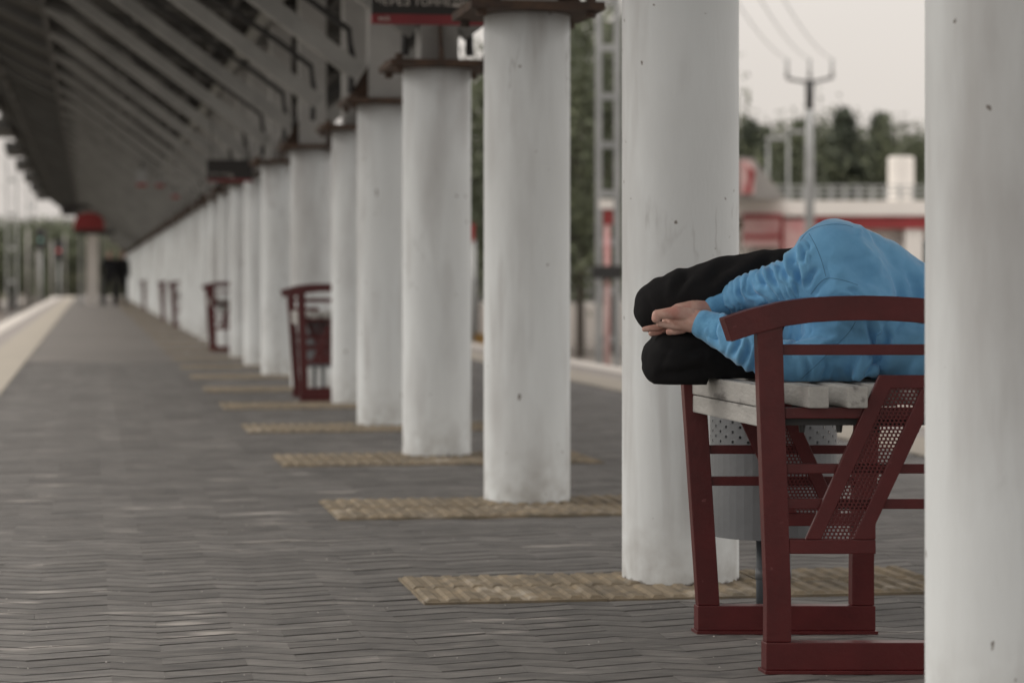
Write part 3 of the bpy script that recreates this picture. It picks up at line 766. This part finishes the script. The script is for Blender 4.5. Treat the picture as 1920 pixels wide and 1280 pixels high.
ffing = [
    [(1262, 594, 5.775, .0140), (1248, 607, 5.775, .0090), (1232, 614, 5.765, .0085), (1217, 616, 5.76, .0075), (1208, 617, 5.76, .0062)],
    [(1260, 602, 5.785, .0130), (1248, 615, 5.785, .0092), (1234, 622, 5.78, .0082), (1221, 625, 5.78, .0070)],
    [(1264, 606, 5.80, .0120), (1252, 622, 5.80, .0090), (1240, 629, 5.80, .0078)],
    [(1268, 612, 5.81, .0110), (1258, 626, 5.81, .0082), (1250, 631, 5.81, .0072)],
]
core_body = [[(1455, 537, 5.74, .034), (1375, 560, 5.83, .030)], [(1570, 510, 5.72, .05), (1505, 527, 5.70, .042), (1455, 537, 5.74, .036)],
             [(1580, 650, 5.68, .05), (1500, 678, 5.64, .038), (1455, 674, 5.64, .036), (1400, 650, 5.66, .032), (1345, 614, 5.72, .027)],
             [(1580, 520, 5.74, .06), (1590, 580, 5.74, .07), (1590, 640, 5.72, .06)], [(1600, 580, 5.76, .09), (1700, 620, 5.80, .09), (1660, 610, 5.85, .09)],
             [(1690, 650, 5.68, .05), (1760, 672, 5.62, .05), (1800, 668, 5.60, .06)]]
ell = [((1822, 655, 5.60), (.082, .078, .098)), ((1806, 690, 5.58), (.058, .055, .05)), ((1776, 672, 5.56), (.012, .018, .012)), ((1790, 655, 5.525), (.012, .012, .012))]
body = blob_mesh([near, far_hand] + fingers + ffing + core_body, .0022, 3, .35, ell)
body_o = padd('body', body, M['skin'])
hair_me = blob_mesh([], .006, 4, .5, [((1836, 644, 5.615), (.094, .092, .108))]); displace(hair_me, lambda px, py, d, co: .005 * nz(co, (30, 30, 30)))
padd('hair', hair_me, M['hair'])
# trousers
KD = 5.86
tr_ch = [
    [(1530, 530, 5.88, .088), (1440, 530, 5.88, .082), (1340, 549, 5.86, .077), (1255, 571, 5.85, .070), (1239, 577, 5.85, .066)],
    [(1258, 583, 5.85, .060), (1330, 610, 5.90, .050), (1450, 640, 5.93, .045), (1560, 650, 5.93, .04)],
    [(1560, 640, 5.86, .09), (1440, 652, 5.86, .082), (1340, 664, 5.83, .077), (1262, 672, 5.81, .072), (1254, 674, 5.81, .068)],
    [(1275, 678, 5.81, .060), (1340, 690, 5.83, .045), (1450, 690, 5.86, .040), (1580, 685, 5.92, .036)],
    [(1570, 590, 5.90, .105), (1650, 610, 5.90, .11)],
    [(1305, 684, 5.82, .062), (1390, 676, 5.83, .062)],
]
tr = blob_mesh(tr_ch, .0055, 12, .5)
displace(tr, lambda px, py, d, co: .005 * nz(co, (10, 10, 10), 5) + .0035 * (np.abs(np.sin(px * .06 + 3 * nz(co, (7, 7, 7), 1))) - .5) * bump_(px, 1260, 90) + crease_sum(px, py, [([(1300, 505), (1275, 530), (1262, 560)], .006, 8), ([(1400, 480), (1350, 505), (1320, 540)], .006, 9), ([(1240, 640), (1290, 655), (1350, 650)], .005, 8), ([(1225, 700), (1270, 700), (1330, 690)], .005, 8), ([(1450, 470), (1440, 490), (1400, 510)], .005, 8)]))
n_ = len(tr.vertices); co_ = np.empty(n_ * 3); tr.vertices.foreach_get('co', co_); co_ = co_.reshape(-1, 3)
dd_ = (co_ - np.array([0, 0, EYE])) @ np.array(FWD); px_ = 960 + F_PX * (co_ @ np.array(RGT)) / dd_
onseat = (px_ > 1325) & (co_[:, 2] < SEAT); co_[onseat, 2] = SEAT + (co_[onseat, 2] - SEAT) * .02
edge = (px_ <= 1325) & (co_[:, 2] < SEAT - .014); co_[edge, 2] = (SEAT - .014) + (co_[edge, 2] - SEAT + .014) * .15
tr.vertices.foreach_set('co', co_.ravel()); tr.update()
padd('trousers', tr, M['black'])
# shoes tucked behind
sh = blob_mesh([[(1600, 668, 5.94, .038), (1680, 690, 5.93, .03)], [(1615, 640, 5.98, .038), (1700, 650, 5.98, .03)]], .006, 3)
flat(sh, SEAT); padd('shoes', sh, M['shoe'])
# cuffs
def cuff(pts, name='cuff'):
    me = blob_mesh([pts], .0028, 3, .4)
    inv = None
    return padd(name, me, M['bluerib'])
cuff([(1360, 562, 5.82, .0395), (1340, 570, 5.81, .0315), (1333, 573, 5.806, .0305)])
cuff([(1352, 622, 5.715, .042), (1330, 612, 5.73, .0355), (1321, 609, 5.732, .0345)])
# seams laid on the cloth, found by casting onto the garment itself
from mathutils.bvhtree import BVHTree
bmh = bmesh.new(); bmh.from_mesh(hoodie_vis); bvh = BVHTree.FromBMesh(bmh); bmh.free()
def seam(pts, r=.0007):
    P = []; q_ = [pts[0]] + list(pts) + [pts[-1]]; sp = []
    for i in range(1, len(q_) - 2):
        for k in range(6):
            t = k / 6; a, b, c, d = (np.array(q_[i + j], float) for j in (-1, 0, 1, 2))
            sp.append(tuple(.5 * (2 * b + (c - a) * t + (2 * a - 5 * b + 4 * c - d) * t * t + (3 * b - a - 3 * c + d) * t ** 3)))
    pts = sp + [pts[-1]]
    o = Vector((0, 0, EYE))
    for (x0, y0), (x1, y1) in zip(pts, pts[1:]):
        n = max(2, int(math.hypot(x1 - x0, y1 - y0) / 4))
        for k in range(n):
            t = k / n; q = at(x0 + (x1 - x0) * t, y0 + (y1 - y0) * t, 5.5); hit = bvh.ray_cast(o, (q - o).normalized())
            if hit[0]: P.append(hit[0] + hit[1] * .0001)
    if len(P) > 3:
        bm = bmesh.new(); add_tube(bm, P, r, 5); me = bm_mesh(bm); padd('seam', me, M['seam'])
seam([(1517, 438), (1530, 462), (1541, 490), (1549, 520)])
seam([(1604, 603), (1590, 625), (1560, 655), (1530, 685), (1500, 712)])
seam([(1500, 452), (1518, 432), (1548, 422), (1580, 421), (1600, 426)], .0007)
seam([(1520, 552), (1545, 524), (1575, 524), (1610, 535)], .0007)
padd('sweatshirt', hoodie, M['blue'])

# ------------------------------------------------------------------ signs under the canopy
def make_sign(px, pyb, d, lines, label, strip_txt):
    p = at(px, pyb, d); r = thing('sign', (p.x, p.y, p.z), label, 'sign', rz=0)
    Wd, Hh = .80, .42
    box('board', 0, Wd, -.02, .02, .0445, Hh, M['signblack'], r, .003)
    box('red_strip', 0, Wd, -.0225, .0225, 0, .044, M['signred'], r, .002)
    for txt, size, x, z in lines:
        me = text_mesh(txt, size); o = link('lettering', me, M['signwhite'], r, loc=(x, -.024, z)); o.rotation_euler = (PI / 2, 0, 0)
    for x in (.08, Wd - .08): tube('hanger', [(x, 0, Hh), (x, 0, 1.2)], .008, M['dark_steel'], r, 6)
    # arrow
    bm = bmesh.new(); add_box(bm, .375, .445, -.0235, -.0205, .083, .095)
    a = [bm.verts.new(q) for q in ((.44, -.0235, .066), (.47, -.0235, .089), (.44, -.0235, .112))]; b = [bm.verts.new(q) for q in ((.44, -.0205, .066), (.47, -.0205, .089), (.44, -.0205, .112))]
    bm.faces.new(a); bm.faces.new(b[::-1])
    for i in range(3): bm.faces.new((a[i], b[i], b[(i + 1) % 3], a[(i + 1) % 3]))
    link('arrow', bm_mesh(bm), M['signwhite'], r)
    return r
s1 = make_sign(696, 45, 11.45, [('ЧЕРЕЗ ТОННЕЛЬ', .052, .015, .085), ('exit', .036, .030, .013)], 'black sign with white Cyrillic lettering and red strip, cut by the top edge between columns', 'exit')
box('pictogram', .475, .518, -.0235, -.0205, .058, .085, M['signwhite'], s1)
s2 = make_sign(388, 340, 24.0, [('ЧЕРЕЗ ТОННЕЛЬ', .052, .015, .12), ('exit', .036, .030, .013)], 'small blurred black and red sign far down beside the column tops', 'exit')
s2.scale = (.55, .55, .5)
# hanging display boards further down
for px, py, d, w_, h_, lb in ((256, 350, 37, .15, .26, 'small hanging display with red underside, leftmost of three under the canopy'), (292, 351, 38, .12, .12, 'small red-edged hanging board, middle one of three under the canopy'), (322, 372, 39, .11, .10, 'small red-edged hanging board, rightmost of three under the canopy')):
    p = at(px, py, d); hb = thing('hanging_display', (p.x, p.y, p.z), lb, 'display')
    box('display_case', 0, w_, -.04, .04, .05, h_, M['mast'], hb, .01); box('red_strip', .0, w_, -.045, .045, 0, .049, M['farred'], hb); tube('hanger', [(w_ / 2, 0, h_), (w_ / 2, 0, 1.3)], .012, M['dark_steel'], hb, 6)

# ------------------------------------------------------------------ far people
def far_person(px, d, label, head=M['hair'], turn=0):
    p = at(px, 600, d); r = thing('person', (p.x, p.y, 0), label, 'person', rz=turn)
    V = [(0, 0, .95), (0, 0, 1.18), (0, 0, 1.42), (0, 0, 1.52), (.19, 0, 1.42), (.24, .02, 1.15), (.23, -.06, .88), (-.19, 0, 1.42), (-.24, .02, 1.15), (-.23, -.06, .88),
         (.10, 0, .90), (.14, .02, .48), (.17, .05, .06), (.17, -.1, .04), (-.10, 0, .90), (-.14, -.04, .48), (-.17, .02, .06), (-.17, -.13, .04)]
    Ed = [(0, 1), (1, 2), (2, 3), (2, 4), (4, 5), (5, 6), (2, 7), (7, 8), (8, 9), (0, 10), (10, 11), (11, 12), (12, 13), (0, 14), (14, 15), (15, 16), (16, 17)]
    Rr = [.15, .155, .15, .06, .085, .065, .045, .085, .065, .045, .12, .085, .065, .045, .12, .085, .065, .045]
    me = bpy.data.meshes.new('body'); me.from_pydata(V, Ed, []); o = bpy.data.objects.new('tmp', me); COL.objects.link(o)
    o.modifiers.new('s', 'SKIN'); 
    for i, sv in enumerate(me.skin_vertices[0].data): sv.radius = (Rr[i], Rr[i] * .8); sv.use_root = (i == 0)
    o.modifiers.new('d', 'SUBSURF').levels = 2
    out = bpy.data.meshes.new_from_object(o.evaluated_get(DG())); bpy.data.objects.remove(o)
    link('clothes', out, M['darkcloth'], r, smooth=True)
    bm = bmesh.new(); bmesh.ops.create_uvsphere(bm, u_segments=16, v_segments=12, radius=1, matrix=Matrix.Translation((0, -.01, 1.63)) @ Matrix.Diagonal((.078, .095, .118, 1)))
    add_tube(bm, [(0, 0, 1.48), (0, 0, 1.58)], .05, 10); link('head', bm_mesh(bm), M['skin'], r, smooth=True)
    bm = bmesh.new(); bmesh.ops.create_uvsphere(bm, u_segments=16, v_segments=12, radius=1, matrix=Matrix.Translation((0, .012, 1.655)) @ Matrix.Diagonal((.084, .098, .108, 1))); link('hair', bm_mesh(bm), head, r, smooth=True)
    return r
far_person(205, 80, 'left of two distant people in black standing at the end of the platform')
far_person(229, 80.5, 'right of two distant people in black standing at the end of the platform', turn=.5)

# ------------------------------------------------------------------ red-roofed shelter at the platform end
p = at(167, 566, 80); sh_ = thing('shelter', (p.x, p.y, 0), 'distant shelter with rounded red top on pale pillars at the platform end', 'shelter')
for x, w_ in ((-.30, .05), (.12, .21), (.44, .04)): box('pillar', x - w_, x + w_, -w_, w_, 0, 2.6, M['pale'] if w_ > .1 else M['mast'], sh_)
bm = bmesh.new(); pts = []
for k in range(13):
    a = PI * k / 12; pts.append((-.55 * math.cos(a), 2.62 + .58 * math.sin(a) ** .6))
prism_y('rounded_top', [(-.55, 2.6)] + pts + [(.55, 2.6)], -.5, .6, M['farred'], sh_)
prism_y('flat_roof', [(-1.0, 3.15), (-.6, 3.1), (-.56, 3.3), (.4, 3.42), (.4, 3.5), (-1.0, 3.5)], .61, 1.2, M['dark_steel'], sh_)
box('beam', -.5, .9, -.3, .3, 2.45, 2.599, M['dark_steel'], sh_); sh_.scale = (.9, .9, .93)

# ------------------------------------------------------------------ things across the right-hand tracks
def local(px, d, z=0):   # an origin on the ground plane and the yaw that faces the camera
    q = at(px, HOR, d); return Vector((q.x, q.y, z))
# opposite platform
o = thing('opposite_platform', local(1250, 82, -1.25), 'pale concrete opposite platform beyond the right-hand tracks', 'platform', rz=-YAW)
for k in range(12): box('wall_block', -16 + 3 * k + .02, -13.02 + 3 * k, 0, .6, 0, 1.27, M['pale'], o, .02)
box('deck', -16, 20, .6, 12, 0, 1.25, M['concrete'], o)
# railing on it
f = thing('fence', local(1120, 84, .02), 'pale metal fence on the opposite platform, between the third and second columns', 'fence', rz=-YAW)
for k in range(9): box('fence_post', -5 + 1.6 * k - .04, -5 + 1.6 * k + .04, -.03, .03, 0, 1.35, M['mast'], f)
for k in range(3): box('fence_rail', -5, 7.8, -.065, -.035, .25 + .5 * k, .31 + .5 * k, M['mast'], f)
bm = bmesh.new()
for k in range(86): add_box(bm, -5 + .15 * k, -4.93 + .15 * k, -.034, -.031, .1, 1.3)
tag(link('fence_bars', bm_mesh(bm), M['mast'], f), kind='stuff')
# lattice catenary masts
def lattice_mast(px, d, w_, h, label, z=-1.25, rung=.55, u=.05):
    r = thing('catenary_mast', local(px, d, z), label, 'mast', 'lattice catenary masts', rz=-YAW)
    for s in (-1, 1): box('upright', s * w_ / 2 - u, s * w_ / 2 + u, -.06, .06, 0, h, M['mast'], r)
    k = 0; zz = .3
    while zz < h - .2:
        box('rung', -w_ / 2 + .051, w_ / 2 - .051, -.02, .02, zz, zz + .11, M['mast'], r); zz += rung
    return r
lm = lattice_mast(1140, 40, .30, 9.5, 'ladder-like grey catenary mast standing between the second and third columns', rung=.78)
box('base', -.35, .35, -.3, .3, -.01, .2, M['concrete'], lm)
sg = thing('railway_signal', local(1138, 38.5, -1.25), 'slim signal post with white cap and black box in front of the lattice mast', 'signal', rz=-YAW)
def zpy(py, d): return EYE - (py - HOR) / F_PX * d + 1.25
tube('post', [(0, 0, 0), (0, 0, zpy(412, 38.5))], .045, M['farpink'], sg, 10)
box('red_panel', -.06, .09, -.06, -.046, zpy(421, 38.5), zpy(393, 38.5), M['farred'], sg, .01)
box('white_cap', -.12, .1, -.1, .02, zpy(392, 38.5), zpy(374, 38.5), M['white'], sg, .03)
box('black_box', -.23, .23, -.12, .10, zpy(523, 38.5), zpy(498, 38.5), M['dark_steel'], sg, .02)
q = thing('marker_post', local(887, 60, -1.25), 'thin red and white marker post in the gap between the third and fourth columns', 'post', rz=-YAW)
tube('post', [(0, 0, 0), (0, 0, zpy(450, 60))], .07, M['mast'], q); box('red_plate', -.1, .03, -.1, -.07, zpy(452, 60), zpy(420, 60), M['farred'], q)
q = thing('barrel', local(901, 36, -1.25), 'small ochre drum low in the gap left of the third column', 'drum', rz=-YAW)
bm = bmesh.new(); bmesh.ops.create_cone(bm, segments=20, radius1=.1, radius2=.1, depth=.3, cap_ends=True, matrix=Matrix.Translation((0, 0, .3 + zpy(645, 36) - .15 - .15)))
link('drum', bm_mesh(bm), M['yellow'], q, smooth=False); box('stand', -.09, .09, -.08, .08, 0, zpy(645, 36) - .001 - .0, M['concrete'], q)

# station building: white slab, red band, railing, white tank, stair roof
BD = 70.0
def bx(px): return (px - 1560) / F_PX * BD
def bz(py): return EYE - (py - HOR) / F_PX * BD + 1.25
bl = thing('station_building', local(1560, BD, -1.25), 'low white station building with a red band, behind the lying person', 'building', rz=-YAW)
box('roof_slab', bx(1380), bx(1900), 0, 6, bz(404), bz(376), M['white'], bl, .03)
box('red_band', bx(1528), bx(1900), .12, 5.8, bz(428), bz(404.3), M['farred'], bl, .02)
box('wall', bx(1400), bx(1900), .8, 5.5, 0, bz(428.4), M['white'], bl)
for k, px in enumerate((1415, 1480, 1545, 1612, 1679, 1720)):
    fw = box('window', bx(px), bx(px + 42), .72, .799, bz(560), bz(450), M['mast'], bl); box('pane', bx(px + 3), bx(px + 39), .70, .719, bz(557), bz(453), M['glassy'] if k % 2 else M['pale'], fw)
for px in (1716, 1470, 1590): box('pillar', bx(px - 17), bx(px + 17), .2, .65, 0, bz(428.4), M['white'], bl, .03)
box('red_frame', bx(1392), bx(1462), -.12, -.02, bz(430), bz(400), M['farpink'], bl, .02)
box('red_frame', bx(1462), bx(1468), -.14, -.02, bz(470), bz(402), M['farred'], bl, .02)
box('red_frame', bx(1392), bx(1461.5), -.14, -.125, bz(410), bz(401), M['farred'], bl, .01)
box('pink_panel', bx(1392), bx(1461), -.10, -.02, bz(462), bz(431), M['farpink'], bl, .02)
box('red_frame', bx(1392), bx(1461), -.14, -.11, bz(448), bz(440), M['farred'], bl, .01)
box('pink_panel', bx(1470), bx(1527), -.1, .0, bz(476), bz(412), M['farpink'], bl, .02)
rl = thing('roof_railing', local(1560, BD + .5, -1.25 + bz(375.5)), 'grey metal railing along the roof of the station building', 'railing', rz=-YAW)
hr_ = (375 - 346) / F_PX * BD
for k in range(14): box('baluster', bx(1400 + 26 * k), bx(1400 + 26 * k) + .07, 0, .05, 0, hr_, M['mast'], rl)
for zz in (.12, .26, .40): box('top_rail', bx(1395), bx(1745), .051, .08, zz, zz + .045, M['mast'], rl)
tk = thing('water_tank', local(1702, BD - .0, -1.25 + bz(375.5)), 'white upright round tank standing on the roof of the station building', 'tank', rz=-YAW)
bm = bmesh.new(); R_ = 24.5 / F_PX * BD; Ht = (375 - 290) / F_PX * BD
bmesh.ops.create_cone(bm, segments=32, radius1=R_, radius2=R_, depth=Ht, cap_ends=True, matrix=Matrix.Translation((0, 1.2, Ht / 2))); bev(bm, .05, 3)
link('shell', bm_mesh(bm), M['white'], tk, smooth=False)
st = thing('stair_roof', local(1395, BD - 1.5, -1.25 + bz(376)), 'pale sloping stair roof with a faded red panel beside the second column', 'roof', rz=-YAW)
def sxx(px): return (px - 1395) / F_PX * BD
prism_y('slope', [(sxx(1385), 0), (sxx(1480), 0), (sxx(1465), .12), (sxx(1412), 1.12), (sxx(1385), 1.15)], 0, 1.4, M['concrete'], st)
prism_y('red_panel', [(sxx(1388), .12), (sxx(1412), .12), (sxx(1415), .8), (sxx(1408), 1.02), (sxx(1388), 1.05)], -.1, -.01, M['farpink'], st)
prism_y('red_figure', [(sxx(1396), .14), (sxx(1406), .14), (sxx(1412), .55), (sxx(1415), .75), (sxx(1400), .9), (sxx(1402), .5)], -.13, -.101, M['farred'], st)
# power pole with three insulators and wires
PD = 58.0
def pz(py): return EYE - (py - HOR) / F_PX * PD + 1.25
pp = thing('power_pole', local(1518, PD, -1.25), 'tapering grey power pole with a three-pronged crossarm against the sky', 'pole', rz=-YAW)
tube('pole', [(0, 0, 0), (0, 0, pz(300)), (0, 0, pz(152))], [.125, .105, .065], M['mast'], pp, 14)
tube('pole_cap', [(0, 0, pz(205)), (0, 0, pz(150))], [.085, .11], M['dark_steel'], pp, 12)
ax = 42 / F_PX * PD
tube('crossarm', [(-ax, 0, pz(148)), (-ax * .3, 0, pz(153)), (0, 0, pz(158)), (ax * .3, 0, pz(153)), (ax, 0, pz(146))], .035, M['dark_steel'], pp)
for x in (-ax, 0, ax): tube('insulator', [(x, 0, pz(147)), (x, 0, pz(128)), (x, 0, pz(112))], [.05, .03, .045], M['mast'], pp)
wr = thing('power_line', tuple(at(1518, 112, PD)), 'three thin wires running from the power pole towards the upper left', 'wires')
for px0, px1 in ((1476, 1300), (1518, 1350), (1560, 1395)):
    A_, B_ = at(px0, 112, PD), at(px1, -150, 34); pts = []
    for k in range(13):
        t = k / 12; q = A_.lerp(B_, t) - Vector((0, 0, .9 * 4 * t * (1 - t) * .35)) - wr.location; pts.append(q)
    tube('wire', pts, .010, M['mast'], wr, 5)
for px, top, d, lb in ((1440, 262, 76, 'thin grey lamp post left of the power pole, in front of the trees'), (1478, 250, 80, 'thin grey lamp post between the power pole and the other thin post')):
    r = thing('lamp_post', local(px, d, -1.25), lb, 'lamp post', rz=-YAW); hz = EYE - (top - HOR) / F_PX * d + 1.25
    tube('post', [(0, 0, 0), (0, 0, hz)], [.05, .035], M['mast'], r); box('lamp_head', -.05, .5, -.1, .1, hz, hz + .1, M['mast'], r, .02)

# ------------------------------------------------------------------ trees
def crown_mesh(kind, h, w_, n, seed, leaf=.22):
    r = random.Random(seed); V = []; Fc = []
    cl = []
    if kind == 'fir':
        for k in range(int(n / 22)):
            t = r.random() ** .75; z = h * (.12 + .88 * t); rad = w_ / 2 * (1 - t) ** .85 * r.uniform(.55, 1.08) + .05; a = r.random() * 2 * PI
            cl.append((rad * math.cos(a), rad * math.sin(a), z - rad * .25, .16 + .3 * (1 - t)))
    else:
        lobes = [(r.gauss(0, w_ * .2), r.gauss(0, w_ * .2), h * r.uniform(.35, .88), w_ * r.uniform(.16, .3)) for _ in range(11)] + [(0, 0, h * .62, w_ * .34)]
        for k in range(int(n / 22)):
            lx, ly, lz, lr = r.choice(lobes); a = r.random() * 2 * PI; e = math.asin(r.uniform(-1, 1)); q = lr * r.uniform(.6, 1.08)
            cl.append((lx + q * math.cos(a) * math.cos(e), ly + q * math.sin(a) * math.cos(e), lz + q * math.sin(e) * .9, w_ * .055 + .12))
    for cx, cy, cz, cr_ in cl:
        for _ in range(22):
            p = Vector((cx + r.gauss(0, cr_), cy + r.gauss(0, cr_), cz + r.gauss(0, cr_ * .6)))
            n1 = Vector((r.gauss(0, 1), r.gauss(0, 1), r.gauss(0, 1) + .4)).normalized(); t1 = n1.orthogonal().normalized(); t2 = n1.cross(t1); s = leaf * r.uniform(.6, 1.3)
            b0 = len(V); V += [tuple(p + t1 * s * .5), tuple(p + t2 * s * .28), tuple(p - t1 * s * .5), tuple(p - t2 * s * .28)]; Fc.append((b0, b0 + 1, b0 + 2, b0 + 3))
    return pydata('crown', V, Fc)
def trunk_mesh(kind, h, seed):
    r = random.Random(seed); bm = bmesh.new(); top = h * (.95 if kind == 'fir' else .7)
    add_tube(bm, [(0, 0, 0), (r.uniform(-.08, .08), 0, top * .5), (0, r.uniform(-.1, .1), top)], [h * .022, h * .015, h * .004], 8)
    for k in range(7):
        z = top * r.uniform(.3, .9); a = r.random() * 2 * PI; L = h * (.12 if kind == 'fir' else .26)
        add_tube(bm, [(0, 0, z), (L * .5 * math.cos(a), L * .5 * math.sin(a), z + L * .25), (L * math.cos(a), L * math.sin(a), z + L * (.1 if kind == 'fir' else .8))], [h * .008, h * .005, h * .002], 5)
    return bm_mesh(bm)
TV = []
for s in range(3): TV.append(('fir', crown_mesh('fir', 10, 5.0, 5200, s, .30), trunk_mesh('fir', 10, s), M['fir']))
for s in range(3): TV.append(('leaf', crown_mesh('leaf', 10, 8.5, 6200, 20 + s, .30), trunk_mesh('leaf', 10, 20 + s), M['leaf']))
for s in range(2): TV.append(('pale', crown_mesh('leaf', 10, 9, 5200, 40 + s, .34), trunk_mesh('leaf', 10, 40 + s), M['leafpale']))
for k, c, t, m in TV: c.materials.append(m); t.materials.append(M['bark'])
rt = random.Random(11)
def tree(var, px, d, hh, label, group, wid=1.0, z=-1.25):
    k, c, t, m = TV[var]; nm = {'fir': 'fir_tree', 'leaf': 'broadleaf_tree', 'pale': 'bushy_tree'}[k]
    r = thing(nm, local(px, d, z), label, 'tree', group, rz=rt.random() * 6.28); s = hh / 10; r.scale = (s * wid, s * wid, s)
    link('crown', c, parent=r); link('trunk', t, parent=r)
G1 = 'trees beyond the station building'
def htop(py, d): return EYE - (py - HOR) / F_PX * d + 1.25
for px, top, d, v, lb in ((1405, 225, 122, 0, 'dark fir at the left end of the tree line, touching the second column'), (1432, 240, 128, 1, 'fir second from the left of the tree line'), (1470, 232, 120, 3, 'rounded dark tree left of the power pole'),
                    (1500, 232, 126, 2, 'fir directly behind the power pole'), (1545, 238, 121, 4, 'rounded dark tree just right of the power pole'), (1582, 205, 118, 0, 'tallest pointed fir in the middle of the tree line'),
                    (1612, 262, 127, 5, 'low rounded tree in the dip of the tree line'), (1650, 216, 120, 1, 'broad pointed fir right of the tallest one'), (1668, 238, 118, 3, 'rounded tree left of the white tank'),
                    (1700, 300, 124, 2, 'low fir behind the white tank'), (1722, 262, 128, 0, 'small pointed fir at the right end of the tree line'), (1770, 250, 125, 1, 'fir hidden behind the nearest column'), (1360, 235, 125, 4, 'rounded tree hidden behind the second column')):
    tree(v, px, d, htop(top, d), lb, G1, 1.0 if v < 3 else .8)
for px in range(1385, 1800, 34): tree(3 + (px // 34) % 3, px, 136, htop(285 + rt.uniform(-12, 12), 136), 'low dark tree filling the background behind the pointed firs', G1, 1.1)
G2 = 'tall trees behind the lattice mast'
for px, top, d, v, lb in ((1088, 20, 66, 3, 'tall dark tree left of the lattice mast, reaching the top of the picture'), (1150, 60, 70, 4, 'tall loose tree behind the lattice mast'), (1200, 40, 74, 5, 'tall tree hidden behind the second column'),
                    (1030, 40, 72, 4, 'tall tree hidden behind the third column'), (965, 90, 70, 3, 'dark tree mostly behind the third column'), (893, 168, 78, 5, 'dark tree in the narrow gap between the third and fourth columns'), (1115, 150, 90, 3, 'dark tree lower behind the lattice mast')):
    tree(v, px, d, htop(top, d), lb, G2, .62 if px != 1115 else .9)
for px in (880, 905, 1070, 1095, 1125, 1150, 1175): tree(5 if px % 2 else 3, px, 95, htop(250 + rt.uniform(-40, 60), 95), 'low dark tree filling the gap behind the tall ones', G2, .95)
G3 = 'trees along the left side'
for k in range(26):
    px = -60 + k * 12 + rt.uniform(-8, 8); d = rt.uniform(150, 200); tree(rt.choice([3, 4, 5, 6, 7]), px, d, htop(rt.uniform(412, 448), d), 'dusty green tree in the blurred belt at the left edge of the picture', G3, 1.25)
hill = []
NX, NY = 60, 14; V = []; Fc = []
for j in range(NY):
    for i in range(NX):
        px = -400 + i * 16; d = 420 + j * 60; q = at(px, HOR, d); t = math.sin(PI * min(1, j / (NY - 1)))
        hgt = -1.25 + t * (9 + 5.5 * noise.noise(Vector((i * .11, j * .2, 0)))) * min(1, max(0, (i) / 8)) * min(1, max(0, (NX - i) / 14))
        V.append((q.x, q.y, hgt))
for j in range(NY - 1):
    for i in range(NX - 1): a = j * NX + i; Fc.append((a, a + 1, a + NX + 1, a + NX))
hm = pydata('hill', V, Fc); ho = link('hill', hm, M['grass'], smooth=True); tag(ho, kind='structure')
# left catenary masts, posts and signals
for px, d, h, lb in ((22, 118, 13.5, 'tall lattice catenary mast near the left edge of the picture'), (58, 160, 12.0, 'fainter lattice catenary mast, right of the one near the left edge')):
    r = lattice_mast(px, d, .45, h, lb, rung=1.6, u=.035)
    tube('bracket', [(0, 0, h - 1.2), (2.6, 0, h - 1.4)], .04, M['mast'], r)
for k, (px, d, top) in enumerate(((52, 130, 430), (70, 135, 455), (97, 140, 452), (122, 150, 440), (137, 160, 430), (146, 165, 440))):
    r = thing('track_post', local(px, d, -1.25), ('thin grey post in the left tree belt, number %s from the left edge' % ['first', 'second', 'third', 'fourth', 'fifth', 'sixth'][k]).replace('number ', ''), 'post', 'track posts at the left', rz=-YAW)
    hz = EYE - (top - HOR) / F_PX * d + 1.25; tube('post', [(0, 0, 0), (0, 0, hz)], .06, M['concrete'], r)
def lens_signal(px, py, d, col, label):
    r = thing('railway_signal', local(px, d, -1.25), label, 'signal', rz=-YAW); hz = EYE - (py - HOR) / F_PX * d + 1.25
    tube('post', [(0, 0, 0), (0, 0, hz - .4)], .05, M['mast'], r); box('head', -.25, .25, -.1, .15, hz - .5, hz + .6, M['dark_steel'], r, .03)
    m = mat('signal_glow_' + label.split()[1], col, rough=.3, emit=(*col, .05))
    bm = bmesh.new(); bmesh.ops.create_cone(bm, segments=16, radius1=.09, radius2=.09, depth=.06, cap_ends=True, matrix=Matrix.Translation((0, -.14, hz)) @ Matrix.Rotation(PI / 2, 4, 'X')); link('lamp', bm_mesh(bm), m, r)
lens_signal(77, 450, 128, (.18, .42, .34), 'distant green railway signal among the left trees')
lens_signal(111, 470, 132, (.75, .14, .14), 'distant red railway signal among the left trees')
# overhead wires left
wl = thing('overhead_wire', (-3.9, 20, 4.9), 'thin overhead line above the left track', 'wires')
for z in (0, 1.1): tube('wire', [(0, -20, z), (0, 100, z), (0, 180, z)], .012, M['mast'], wl, 5)
